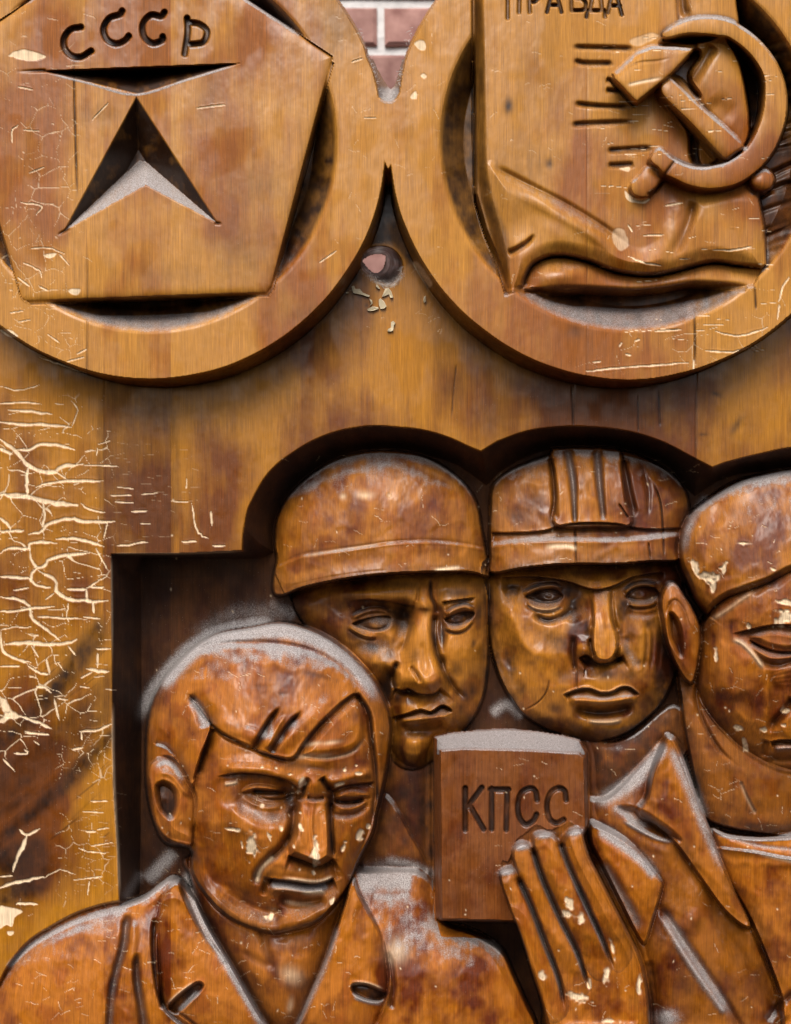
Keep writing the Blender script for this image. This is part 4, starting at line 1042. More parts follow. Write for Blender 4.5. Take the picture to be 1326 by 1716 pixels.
for i, f in enumerate(FINGERS):
    fid = part('finger', manD, 'figure')
    Hf = inflate(f, (70, 76, 73, 76)[i], (97, 107, 105, 110)[i], 0.5)
    over(f, Hf, 18, 3, fid, wst=0.65, est=0.45, el=7, fade=lambda U, V, yb=max(y for x, y in f): 1 - sst(yb - 95, yb - 22, V))
for g in (F7((392, 605), (432, 695), (478, 820), (525, 940), (545, 1040)), F7((440, 505), (470, 600), (530, 735), (592, 860), (632, 985)), F7((532, 480), (572, 582), (622, 692), (672, 800), (714, 905))):
    stroke(g, (4.4, 2.6), -17, (0.02, 0.15), stain=0.8)
    stroke([(x - 2, y + 1) for x, y in g], 3.5, 0, (0.05, 0.25), dust=0.5)
for c in (F7((350, 576)), F7((402, 490)), F7((478, 450)), F7((585, 440))): bump(c, 14, 6, 2, -10, dust=0.95)
for x, y, rx, ry, r in ((565, 690, 12, 24, -20), (555, 720, 18, 10, 20), (605, 735, 9, 16, 0), (712, 840, 7, 24, -15), (692, 925, 8, 20, 0), (590, 1005, 26, 10, 8), (472, 938, 9, 14, -20), (803, 965, 6, 22, 0), (700, 1090, 20, 6, 5), (630, 965, 5, 14, 0)):
    bump(F7((x, y)), rx / 2.05, ry / 2.05, -1.6, r, chip=1.25, p=4)
stroke(F7((836, 880), (845, 980), (850, 1100)), 9, -6, (0.1, 0), stain=0.8, only=[coatD])
bump(F7((900, 1080)), 20, 14, 3, 0, dust=0.8)
# ------------------------------------------------------------------ crackle in the varnish, openings, wear
CR = [  # (points in the left board, width)
 ((0, 20), (90, 40), (190, 15), 2), ((0, 105), (120, 98), (200, 108), 3), ((40, 135), (150, 142), (250, 155), 4), ((0, 190), (60, 200), (200, 205), (345, 215), 5), ((345, 215), (372, 135), (345, 90), 2.5),
 ((0, 275), (70, 325), (150, 410), (255, 435), (300, 405), (400, 395), 7), ((70, 325), (140, 325), (195, 300), (290, 305), (360, 325), 5), ((0, 320), (55, 345), 6), ((405, 400), (500, 400), (570, 405), 2.5),
 ((135, 410), (128, 480), (135, 545), 6), ((170, 505), (240, 485), (340, 475), (495, 477), 4.5), ((270, 430), (320, 465), 3), ((0, 540), (60, 545), (135, 550), (220, 572), (300, 585), (370, 590), 9), ((390, 580), (430, 610), (510, 628), 3),
 ((205, 575), (215, 640), (205, 695), 4.5), ((135, 730), (200, 715), (240, 675), (340, 655), (400, 668), (550, 668), 6), ((0, 650), (40, 685), (55, 715), 5), ((0, 715), (60, 715), (118, 713), 5.5), ((515, 675), (500, 745), 2.5),
 ((0, 825), (40, 798), (135, 800), (145, 775), (220, 768), (270, 775), 5), ((145, 800), (150, 850), (180, 890), (215, 880), (240, 850), (320, 830), (430, 822), 5.5), ((270, 755), (340, 750), (430, 765), (500, 790), 5), ((460, 800), (500, 870), (520, 905), 3),
 ((0, 933), (80, 938), (145, 942), 5), ((180, 892), (150, 925), (165, 970), (240, 985), 4.5), ((185, 905), (265, 950), (272, 1000), (330, 1040), (430, 1050), (520, 1048), 6), ((320, 990), (415, 995), 5), ((415, 995), (415, 1045), 4), ((415, 990), (480, 950), (515, 930), 2.5), ((65, 1000), (140, 985), 3), ((430, 985), (500, 985), 3),
 ((0, 1030), (80, 1040), (140, 1075), (155, 1135), (230, 1190), (290, 1240), 5), ((0, 1098), (70, 1098), (150, 1085), (260, 1075), 4.5), ((220, 1045), (260, 1015), 2.5), ((445, 1050), (450, 1110), 4), ((170, 1125), (300, 1130), (375, 1132), 3.5), ((330, 1060), (320, 1110), (330, 1160), 2.5), ((400, 1130), (480, 1135), 2.5),
 ((0, 1190), (60, 1178), (150, 1175), 2.5), ((5, 1200), (15, 1290), (90, 1330), (150, 1345), 4.5), ((30, 1258), (120, 1250), (240, 1260), (330, 1250), (370, 1235), 7), ((325, 1265), (360, 1310), 3), ((150, 1265), (185, 1315), 3), ((220, 1325), (240, 1400), 4), ((130, 1355), (180, 1390), (240, 1400), 4), ((0, 1362), (100, 1362), 3),
 ((470, 1300), (468, 1370), 4), ((415, 1375), (470, 1385), (525, 1387), 5.5), ((460, 1278), (530, 1280), 3), ((275, 1340), (300, 1375), 2.5), ((385, 1425), (440, 1390), 2.5), ((175, 1460), (220, 1468), (245, 1490), 4.5), ((275, 1515), (330, 1525), 3), ((260, 1520), (285, 1620), 3.5), ((380, 1460), (430, 1465), 2.5),
 ((0, 1510), (30, 1560), (45, 1590), (100, 1605), 14), ((45, 1590), (20, 1615), (0, 1630), 12), ((100, 1605), (170, 1625), (250, 1665), 5), ((115, 1685), (230, 1690), 3.5), ((390, 1675), (470, 1670), (530, 1640), 4), ((390, 1680), (392, 1716), 3),
 ((525, 545), (630, 545), 2.5), ((630, 620), (710, 620), 3), ((560, 505), (640, 508), 2), ((560, 785), (630, 780), (710, 765), 3), ((670, 680), (720, 678), 2), ((680, 540), (755, 535), 2), ((895, 465), (895, 515), 2), ((920, 580), (935, 680), (960, 730), (1000, 750), 3), ((1010, 620), (1018, 690), 4), ((870, 768), (945, 762), 3), ((1020, 785), (1080, 785), 3), ((820, 572), (910, 578), 2), ((550, 575), (640, 580), 2), ((470, 300), (530, 280), 2), ((465, 355), (470, 320), 2.5)]
CR8 = [((120, 130), (235, 150), 3), ((165, 175), (190, 195), 2.5), ((65, 235), (130, 240), (115, 215), 4), ((15, 265), (75, 325), 3.5), ((345, 220), (405, 210), 4), ((385, 130), (460, 130), (510, 105), 3.5), ((95, 605), (130, 630), (195, 603), 5), ((130, 630), (110, 690), (85, 740), (62, 805), 7), ((0, 885), (80, 860), (160, 845), (215, 832), 6), ((0, 835), (60, 828), 3), ((80, 965), (120, 960), (180, 965), 4.5),
 ((380, 695), (440, 715), (510, 718), 2.5), ((415, 615), (465, 615), 3.5), ((440, 470), (520, 470), 3), ((400, 520), (500, 522), 2.2), ((470, 605), (530, 595), 2.2), ((215, 840), (290, 800), (360, 820), 2.2), ((430, 855), (425, 920), 2.2), ((360, 850), (500, 830), 2.2), ((440, 685), (545, 670), 2)]
def flake_line(F, c, s, v=1.0):
    *p, w = c
    q = F(*p)
    if len(q) > 2 or True:
        q = spline(q, False, 4)
        q = q + rng.normal(0, 0.55, q.shape)
    s_, U, V = win(q, w * 2)
    d, t, sd = dline(q, U, V)
    ww = w / s * (0.55 + 0.75 * NZ[s_]) * (0.35 + 0.65 * sst(0, 0.18, t) * sst(0, 0.18, 1 - t))
    f = 1 - sst(0.55, 1.15, d / np.maximum(ww, 0.5))
    CHIP[s_] = np.maximum(CHIP[s_], v * f)
    Z[s_] += v * (0.3 * np.exp(-((d - 1.7 * ww) / np.maximum(ww, 0.8)) ** 2) * sst(0, 0.15, t) * sst(0, 0.15, 1 - t) - 1.1 * f)
for c in CR: flake_line(F3, c, 1.9)
for c in CR8: flake_line(F8, c, 2.1)
for _ in range(34):          # fine side cracks
    x, y = random.uniform(-10, 180), random.uniform(660, 1240)
    flake_line(PX, ((x, y), (x + random.uniform(6, 22), y + random.uniform(-4, 4)), random.uniform(1.0, 1.8)), 1.6, 0.7)
for _ in range(34):
    x, y = random.uniform(176, 330), random.uniform(740, 915)
    flake_line(PX, ((x, y), (x + random.uniform(5, 18), y + random.uniform(-2, 2)), random.uniform(0.7, 1.2)), 1.6, 0.2)
for _ in range(40):
    x, y = random.uniform(120, 196), random.uniform(1240, 1500)
    flake_line(PX, ((x, y), (x + random.uniform(6, 20), y + random.uniform(-4, 4)), random.uniform(0.7, 1.3)), 1.6, 0.25)
def crackle_net(x0, x1, y0, y1, cx, cy, w, v, seed, only):
    """connected net of varnish cracks: borders between flattened cells"""
    s_, U, V = win(np.array([(x0, y0), (x1, y1)]), 0)
    wx = (noise(50, 40, 3, seed)[s_] - .5) * 34; wy = (noise(40, 50, 3, seed + 1)[s_] - .5) * 22
    u, v_ = (U + wx + 400) / cx, (V + wy + 400) / cy
    r = np.random.default_rng(seed); J = r.random((2, 400, 400))
    gx, gy = np.floor(u).astype(int), np.floor(v_).astype(int)
    f1 = np.full(u.shape, 9.0); f2 = f1.copy()
    for oy in (-1, 0, 1):
        for ox in (-1, 0, 1):
            X, Y = gx + ox, gy + oy
            d = np.hypot((u - X - J[0, Y % 400, X % 400]) * cx, (v_ - Y - J[1, Y % 400, X % 400]) * cy) / min(cx, cy)
            f2 = np.minimum(f2, np.maximum(f1, d)); f1 = np.minimum(f1, d)
    ww = w * np.clip(1.9 * (noise(60, 60, 3, seed + 2)[s_] - 0.42), 0, 1.2)
    fade = sst(x0, x0 + 12, U) * sst(x1, x1 - 40, U) * sst(y0, y0 + 30, V) * sst(y1, y1 - 60, V)
    f = np.where(ww > 0.01, 1 - sst(0.5, 1.2, (f2 - f1) * min(cx, cy) / np.maximum(ww, 0.02)), 0) * np.isin(PID[s_], only) * (fade > 0) * np.clip(fade * 1.5, 0, 1)
    CHIP[s_] = np.maximum(CHIP[s_], v * f); Z[s_] -= 0.6 * v * f
crackle_net(-40, 200, 655, 1300, 46, 24, 3.2, .9, 301, PLANKS)
crackle_net(90, 205, 1180, 1520, 30, 20, 2.0, .5, 311, PLANKS)
crackle_net(-40, 150, 60, 620, 52, 34, 2.0, .5, 321, [disc, badge])
crackle_net(960, 1340, 470, 640, 60, 26, 2.0, .5, 331, [disc2])
def flake(p, soft=0.8, v=1.0):
    q = spline(p, True); s_, U, V = win(q, 4)
    f = sst(-soft, soft, sdf(q, U, V) + 2.2 * (NZ[s_] - 0.5))
    CHIP[s_] = np.maximum(CHIP[s_], v * f); Z[s_] -= 0.7 * f
flake(F8((-20, 985), (40, 980), (110, 1000), (70, 1030), (60, 1075), (30, 1065), (0, 1085), (-20, 1080)))
flake(F8((38, 1100), (66, 1098), (60, 1115), (45, 1115)))
# flakes on the discs
flake(G2((890, 480), (950, 440), (1005, 460), (1012, 550), (950, 555), (910, 520))); flake(G2((965, 840), (995, 818), (1025, 845), (1000, 870))); flake(G2((850, 1080), (905, 1015), (918, 1095)))
flake(G3((1010, 400), (1060, 395), (1140, 490), (1220, 620), (1190, 670), (1130, 600), (1060, 490)), 2, 0.8)
flake(F1((30, 185), (75, 165), (120, 175), (155, 190), (110, 205), (60, 195))); flake(F1((145, 855), (190, 848), (170, 865))); flake(F1((230, 972), (268, 968), (262, 988), (240, 985))); flake(F1((0, 1105), (30, 1105), (60, 1125), (40, 1130), (10, 1118)))
for p in (((130, 1195), (180, 1215), (240, 1235), (290, 1250)), ((260, 1185), (290, 1170)), ((225, 1210), (285, 1195)), ((80, 880), (130, 905), (140, 930)), ((200, 850), (235, 890)), ((60, 1080), (105, 1072)), ((100, 835), (160, 830), (220, 850)), ((60, 290), (110, 300)), ((40, 480), (40, 440), (60, 420)), ((80, 435), (130, 440)), ((310, 400), (365, 345)), ((70, 680), (140, 690), (120, 720)), ((160, 1120), (200, 1150)), ((150, 560), (100, 580)), ((1180, 205), (1215, 195)), ((660, 360), (760, 350)), ((1220, 395), (1260, 395)), ((1070, 880), (1130, 840)), ((30, 1050), (80, 1040)), ((130, 960), (160, 975)), ((60, 930), (100, 960))):
    flake_line(F1, p + (2.6,), 2.0)
for p in (((640, 1245), (720, 1235), (850, 1225), (980, 1215)), ((1070, 1110), (1130, 1125), (1180, 1120), (1250, 1095)), ((1285, 1010), (1300, 960), (1320, 930)), ((1040, 1175), (1130, 1180), (1190, 1160)), ((780, 860), (830, 880), (890, 890)), ((1085, 840), (1150, 835), (1195, 828)), ((830, 790), (900, 788)), ((780, 755), (795, 780)), ((870, 1110), (960, 1105)), ((1000, 1200), (1000, 1240)), ((660, 1215), (690, 1210)), ((800, 1145), (820, 1135)), ((770, 1185), (790, 1190)), ((750, 1160), (760, 1150)), ((1280, 1070), (1285, 1020)), ((900, 690), (960, 680))):
    flake_line(F2, p + (3.2,), 2.0)
flake(F2((730, 770), (765, 770), (780, 820), (755, 840), (730, 815)), 1.5, 0.45); flake(F2((770, 640), (800, 665), (850, 665), (830, 682), (780, 672))); flake(F2((750, 565), (785, 560), (780, 575)), 1, .8); flake(G1((400, 230), (520, 190), (560, 210), (440, 265)), 2, 0.4)
for _ in range(70):
    x, y = random.uniform(990, 1290), random.uniform(60, 590)
    flake_line(PX, ((x, y), (x + random.uniform(8, 34), y + random.uniform(-3, 3)), random.uniform(0.5, 0.9)), 2.0)
for _ in range(90):          # small specks of lost varnish on the figures
    x, y = random.uniform(260, 1320), random.uniform(800, 1710)
    bump((x, y), random.uniform(0.7, 1.6), random.uniform(0.8, 2.4), -0.8, random.uniform(-30, 30), chip=0.9)
# hairline crackle of the varnish over discs and figures, and random scratches
for n_, bx, lw, v in ((50, (0, 0, 145, 600), 1.0, .4), (50, (560, 0, 740, 560), .8, .35), (60, (800, 0, 1290, 480), .8, .35), (130, (20, 1500, 600, 1716), .8, .45), (110, (260, 1080, 640, 1560), .8, .4), (70, (470, 760, 1320, 950), .8, .4), (70, (1140, 900, 1326, 1400), .8, .4), (60, (820, 1240, 1326, 1716), .8, .4)):
    for _ in range(n_):
        x, y = random.uniform(bx[0], bx[2]), random.uniform(bx[1], bx[3])
        a = random.gauss(0, 0.35) if random.random() < .65 else random.uniform(-1.6, 1.6)
        L_ = random.uniform(4, 20)
        flake_line(PX, ((x, y), (x + L_ * .5 * math.cos(a), y + L_ * .5 * math.sin(a) + random.uniform(-1.5, 1.5)), (x + L_ * math.cos(a), y + L_ * math.sin(a)), lw * random.uniform(.6, 1.3)), 1.8, v * random.uniform(.4, 1.3))
# knots and dark diagonal grain at the lower left of the board
for (x, y, rx, ry, r, v) in ((20, 1225, 60, 10, -32, .75), (60, 1195, 50, 9, -38, .6), (110, 1140, 40, 8, -55, .6), (20, 1350, 55, 12, -35, .65), (90, 1310, 60, 7, -38, .5), (30, 1290, 70, 5, -36, .4), (140, 1270, 40, 6, -60, .4), (20, 1420, 40, 50, 0, .45), (120, 1090, 26, 10, -20, .4), (160, 1060, 8, 24, 10, .35), (50, 1460, 60, 24, 0, .35), (760, 650, 26, 40, 30, .35), (830, 690, 40, 50, 0, .3), (920, 680, 20, 50, 0, .3), (740, 600, 18, 60, -12, .3), (1235, 712, 6, 16, 30, .8), (1200, 660, 10, 4, 20, .6), (1178, 728, 8, 3, 0, .6), (615, 512, 4, 4, 0, .6), (250, 720, 10, 80, 0, .25), (210, 760, 8, 90, 0, .25), (283, 860, 4, 40, 0, .4), (850, 590, 16, 10, 0, .3)):
    bump((x, y), rx, ry, 0, r, stain=v, only=PLANKS)
def paint2(p, v, soft):
    q = spline(p, True); s_, U, V = win(q, soft + 2)
    m = sst(-soft, soft, sdf(q, U, V)) * np.isin(PID[s_], PLANKS)
    STAIN_SHADE[s_] = np.maximum(STAIN_SHADE[s_], v * m)
paint2(PX((-20, 1240), (40, 1192), (110, 1106), (165, 1036), (178, 1075), (130, 1140), (60, 1215), (-20, 1275)), .8, 14)
paint2(PX((-20, 1415), (60, 1340), (110, 1292), (187, 1222), (187, 1252), (110, 1330), (50, 1382), (-20, 1440)), .8, 11)
paint2(PX((-20, 1290), (60, 1240), (150, 1160), (187, 1120), (187, 1200), (100, 1275), (30, 1340), (-20, 1370)), .5, 16)
paint2(PX((-20, 1430), (60, 1400), (84, 1440), (70, 1500), (-20, 1520)), .75, 16)
paint2(PX((172, 645), (287, 650), (287, 930), (178, 930)), .3, 5)
paint(TONE, PX((700, 480), (790, 590), (930, 650), (1080, 660), (1326, 590), (1326, 640), (1150, 690), (950, 700), (800, 680), (720, 600)), -0.12, 22)  # disc's shade painted into the board tone below it
paint(TONE, PX((730, 640), (800, 610), (860, 640), (955, 650), (955, 716), (860, 740), (805, 754), (750, 720)), -0.22, 16)
for _ in range(60):
    x, y = random.uniform(-10, 180), random.uniform(1110, 1420); L_ = random.uniform(30, 110)
    q = np.array([(x, y), (min(x + L_, 186), y - (min(x + L_, 186) - x) * random.uniform(.7, .95))])
    s_, U, V = win(q, 4); d, t, sd = dline(q, U, V)
    STAIN_SHADE[s_] = np.maximum(STAIN_SHADE[s_], random.uniform(.2, .6) * np.exp(-(d / random.uniform(.7, 1.6)) ** 2) * sst(0, .3, t) * sst(0, .3, 1 - t) * np.isin(PID[s_], PLANKS))
TONE += np.where(np.isin(PID, PLANKS) & (UU < 190), -0.10 * sst(1080, 1300, VV - 0.55 * (UU - 100)), 0)
for p, w in ((PX((1104, 655), (1106, 715)), 1.6), (PX((1069, 660), (1070, 725)), 1.2), (PX((757, 700), (760, 660), (765, 610)), 1.4), (PX((958, 640), (961, 716)), 1.4)):
    stroke(p, w, -1.5, (0.2, 0.1), stain=0.8)
for c, rx, ry, v in (((560, 660), 90, 26, .16), ((420, 720), 40, 50, .1), ((1080, 690), 70, 40, .1), ((700, 560), 50, 50, -.1), ((650, 640), 60, 40, .1), ((520, 590), 40, 30, .08), ((860, 700), 80, 40, -.16), ((1270, 730), 60, 30, .05)):
    bump(c, rx, ry, 0, 0, tone=v)

# bolt hole
s_, U, V = win(HOLE_O, 8)
so, si = sdf(HOLE_O, U, V), sdf(HOLE_I, U, V)
t = np.clip((so + 1) / (so - si + 2), 0, 1)
Z[s_] += (-165 - Z[s_]) * t
STAIN_SHADE[s_] = np.maximum(STAIN_SHADE[s_] * np.where(so > -6, 0.6, 1), 0.75 * sst(0, 4, so))
DUST[s_] = np.maximum(DUST[s_], 0.5 * sst(-10, 0, so) * sst(440, 470, V))
CUT[s_] |= si > 1.0
CHIP[s_] = np.maximum(CHIP[s_], 0.5 * sst(-7, -3, so) * sst(0, -2, so) * sst(455, 475, V) * (NZ[s_] > 0.5))
# notch between the discs, open to the wall behind
G_O = G2((60, -400), (110, 0), (200, 170), (275, 340), (335, 500), (372, 640), (440, 800), (480, 960), (500, 1080), (560, 1125), (640, 1130), (690, 1090), (722, 1030), (745, 850), (785, 660), (825, 480), (900, 250), (1012, 0), (1200, -400))
G_I = G2((90, -400), (135, 0), (225, 170), (300, 340), (360, 500), (400, 620), (470, 770), (530, 880), (590, 975), (630, 1005), (680, 965), (715, 860), (750, 740), (790, 600), (822, 480), (890, 250), (998, 0), (1180, -400))
qo, qi = np.array(G_O), np.array(G_I)
s_, U, V = win(np.vstack([qo, qi]), 6)
so, si = sdf(qo, U, V), sdf(qi, U, V); so = np.maximum(so, si)
t = np.clip((so + 1) / (so - si + 2), 0, 1)
Z[s_] += (-165 - Z[s_]) * t
DUST[s_] = np.maximum(DUST[s_], np.clip(sst(-0.5, 2, so) * (0.25 + 0.9 * sst(140, 162, V)), 0, 1))
STAIN_SHADE[s_] = np.maximum(STAIN_SHADE[s_], 0.5 * sst(-1.5, 1, so))
CUT[s_] |= si > 1.0
# outline of the whole panel: the discs stand free above the board
CUT |= (VV < 200) & (np.hypot(UU - C1[0], VV - C1[1]) > RO) & (np.hypot(UU - C2[0], VV - C2[1]) > RO + 3) & ~((UU > 620) & (UU < 690) & (VV > 100))

# knife facets: the figures were cut in small flat planes
def facets(mask, cell, wgt, lim, seed):
    r = np.random.default_rng(seed)
    cy_, cx_ = int(2200 / cell), int(1900 / cell)
    jx, jy = r.random((cy_, cx_)), r.random((cy_, cx_))
    ys_, xs_ = np.nonzero(mask)
    u, v = us[xs_] + 240, vs[ys_] + 220
    u = u + 5 * (noise(40, 40, 2, seed)[ys_, xs_] - 0.5); 
    gx, gy = (u / cell).astype(int), (v / cell).astype(int)
    best = np.full(u.shape, 1e9); lab = np.zeros(u.shape, int)
    for oy in (-1, 0, 1):
        for ox in (-1, 0, 1):
            X, Y = np.clip(gx + ox, 0, cx_ - 1), np.clip(gy + oy, 0, cy_ - 1)
            d = (u - (X + jx[Y, X]) * cell) ** 2 + (v - (Y + jy[Y, X]) * cell) ** 2
            m = d < best
            best[m] = d[m]; lab[m] = (Y * cx_ + X)[m]
    lab = lab * 97 + PID[ys_, xs_]
    _, lab = np.unique(lab, return_inverse=True)
    z = Z[ys_, xs_].astype(np.float64)
    n = np.bincount(lab).astype(float); mu, mv, mz = (np.bincount(lab, a) / n for a in (u, v, z))
    du, dv, dz_ = u - mu[lab], v - mv[lab], z - mz[lab]
    suu, svv, suv, suz, svz = (np.bincount(lab, a) for a in (du * du, dv * dv, du * dv, du * dz_, dv * dz_))
    det = suu * svv - suv ** 2 + 1e-3 * n
    a, b_ = (suz * svv - svz * suv) / det, (svz * suu - suz * suv) / det
    pl = mz[lab] + a[lab] * du + b_[lab] * dv
    df = pl - z
    DZ = np.zeros_like(Z); DZ[ys_, xs_] = df * wgt * np.exp(-(df / lim) ** 2)
    Z[ys_, xs_] += blur(DZ, 2, 2)[ys_, xs_]
facets(np.isin(PID, [i for i, p_ in enumerate(PARTS) if p_ and p_[2] in ('figure', 'helmet', 'pale')]), 38, 0.62, 3.2, 77)
# crisper carving on the figures: steeper flanks to every cut
FG0 = np.isin(PID, [i for i, p_ in enumerate(PARTS) if p_ and p_[2] in ('figure', 'helmet', 'pale')])
Z += np.where(FG0, np.where(np.isin(PID, [manA, manB, manC, manD]), 1.35, 1.0) * np.clip(0.5 * (Z - blur(Z, 13, 2)), -12, 8) + np.clip(0.3 * (Z - blur(Z, 3, 2)), -4, 3), 0)

# high points rubbed pale by hands and weather
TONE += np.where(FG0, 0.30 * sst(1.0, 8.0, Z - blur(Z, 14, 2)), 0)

# felt of dust and cobweb round the front man's head and shoulders
ND = [niche]
for p, w, v in ((F6((120, 520), (170, 400), (240, 300), (330, 205), (430, 140), (560, 110), (700, 85)), 11, .8), (F6((330, 180), (480, 80), (600, 60), (760, 70)), 18, .3), (F6((640, 20), (720, 60), (760, 90)), 12, .35),
                (F8((690, 800), (640, 880), (600, 950)), 10, .4), (F8((850, 700), (800, 760), (700, 860)), 12, .7), (PX((640, 1440), (700, 1455), (732, 1470)), 10, .6), (PX((820, 1200), (850, 1180), (880, 1205)), 10, .6)):
    stroke(p, w, 0, (.15, .15), dust=v, only=ND + [bodyB, neckC])
# chisel unevenness of hand-cut wood
FIG = ~np.isin(PID, PLANKS)
n1, n2 = noise(26, 34, 3, 31), noise(7, 12, 2, 32)
MEDM = np.isin(PID, [i for i, p_ in enumerate(PARTS) if p_ and p_[2] == 'med'])
Z += np.where(MEDM, 0.9, np.where(FIG, 1.8, 0.8)) * (n1 - 0.5) + np.where(MEDM, 0.3, np.where(FIG, 0.8, 0.35)) * (n2 - 0.5)
Z[PID == niche] += (6 * (noise(22, 90, 3, 33) - 0.5))[PID == niche]
# ------------------------------------------------------------------ dust settles on ledges that face up
dzv = np.gradient(blur(Z, 2, 1), vs, axis=0)
dzu = np.gradient(blur(Z, 2, 1), us, axis=1)
up = dzv / np.sqrt(1 + dzv ** 2 + dzu ** 2)
dn = 0.65 * noise(14, 14, 4, 41) + 0.35 * noise(5, 60, 2, 42)
above = np.full_like(Z, -1e3)
for s in range(3, 22, 2):
    sh = np.roll(Z, s, axis=0); sh[:s] = -1e3
    above = np.maximum(above, sh - 1.0 * s)
OPEN = 1 - sst(2, 14, above - Z)            # nothing overhangs: dust can fall here
names = [p[0] if p else '' for p in PARTS]
gain = {'plank': 0.25, 'niche': 0.0, 'star_cut': 0.0, 'letter': 0.2, 'recess': 0.45, 'newspaper': 0.35, 'banner': 0.5, 'medallion': 0.5}
gain.update({'helmet': 0.65, 'carved_man': 0.3, 'book': 0.6, 'finger': 0.5, 'hand': 0.5, 'neck': 0.5, 'ear': 0.5})
GA = np.array([gain.get(n, 0.85) for n in names], np.float32)[PID]
AUTO = sst(0.36, 0.92, up + 0.5 * (dn - 0.5)) * GA * OPEN
DUSTF = np.clip(np.maximum(AUTO, DUST * (0.75 + 0.75 * dn)), 0, 1)
DUSTF = np.where(PID == 0, 0, DUSTF)

# ------------------------------------------------------------------ colour of the timber itself
WOOD = {'pale': ((0.40, 0.150, 0.014), (0.085, 0.0165, 0.0026)), 'med': ((0.385, 0.168, 0.024), (0.225, 0.068, 0.007)), 'board': ((0.335, 0.134, 0.009), (0.125, 0.033, 0.0035)), 'figure': ((0.32, 0.100, 0.0075), (0.098, 0.018, 0.0028)),
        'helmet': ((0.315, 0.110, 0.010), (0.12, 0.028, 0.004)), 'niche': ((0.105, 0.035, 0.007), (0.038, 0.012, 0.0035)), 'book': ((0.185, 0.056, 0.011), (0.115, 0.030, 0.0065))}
A_ = np.zeros((NV, NU, 3), np.float32); B_ = np.zeros_like(A_)
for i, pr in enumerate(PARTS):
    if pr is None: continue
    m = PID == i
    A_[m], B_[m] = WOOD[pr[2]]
# growth rings: bands in (across, depth) so that they run straight on flat timber and contour round carved forms
mott = noise(150, 260, 4, 51); mott2 = noise(46, 60, 4, 53); mott3 = noise(16, 20, 3, 55)
ISB = np.isin(PID, PLANKS)
tt_ = UU + 0.9 * np.where(ISB, 0, blur(Z, 2, 1)) + 70 * (noise(260, 700, 3, 56) - 0.5) + 9 * (noise(60, 200, 2, 57) - 0.5)
def band(period, seed):
    r = np.random.default_rng(seed).random(4096).astype(np.float32)
    x = tt_ / period + 300; i = np.floor(x).astype(int); f_ = x - i; f_ = f_ * f_ * (3 - 2 * f_)
    return r[i % 4096] * (1 - f_) + r[(i + 1) % 4096] * f_
ring = 0.5 * band(23, 1) + 0.3 * band(8, 2) + 0.2 * band(3.4, 3)
kf = 1.6 * (mott - 0.5) + 2.1 * (mott2 - 0.5) + 0.9 * (mott3 - 0.5) + 0.6 * (ring - 0.5) + 0.42
kb = 4.2 * (mott - 0.5) + 0.9 * (mott2 - 0.5) + 0.75 * (ring - 0.5) + 0.42
k = np.clip(np.where(ISB | np.isin(PID, [i for i, p_ in enumerate(PARTS) if p_ and p_[2] == 'med']), kb, kf) - TONE * 1.6, 0, 1)[..., None]
ALB = A_ * (1 - k) + B_ * k
# reddish blotches where the stain took unevenly
rb = (sst(0.5, 0.72, noise(30, 40, 4, 58)) * 0.75)[..., None] * np.where(ISB, 0, np.where(np.isin(PID, [i for i, p_ in enumerate(PARTS) if p_ and p_[2] == 'med']), 0.12, 0.8))[..., None]
ALB = ALB * (1 - rb) + ALB * np.array([0.62, 0.42, 0.42]) * rb
sn = np.clip(STAIN_SHADE * (0.55 + 0.9 * noise(14, 20, 3, 54)), 0, 0.97)[..., None]
ALB = ALB * (1 - sn) + np.array([0.017, 0.0066, 0.0034]) * sn
ch = np.clip(CHIP, 0, 1)[..., None]
ALB = ALB * (1 - ch) + np.array([0.66, 0.50, 0.32]) * (0.85 + 0.3 * NZ[..., None]) * ch

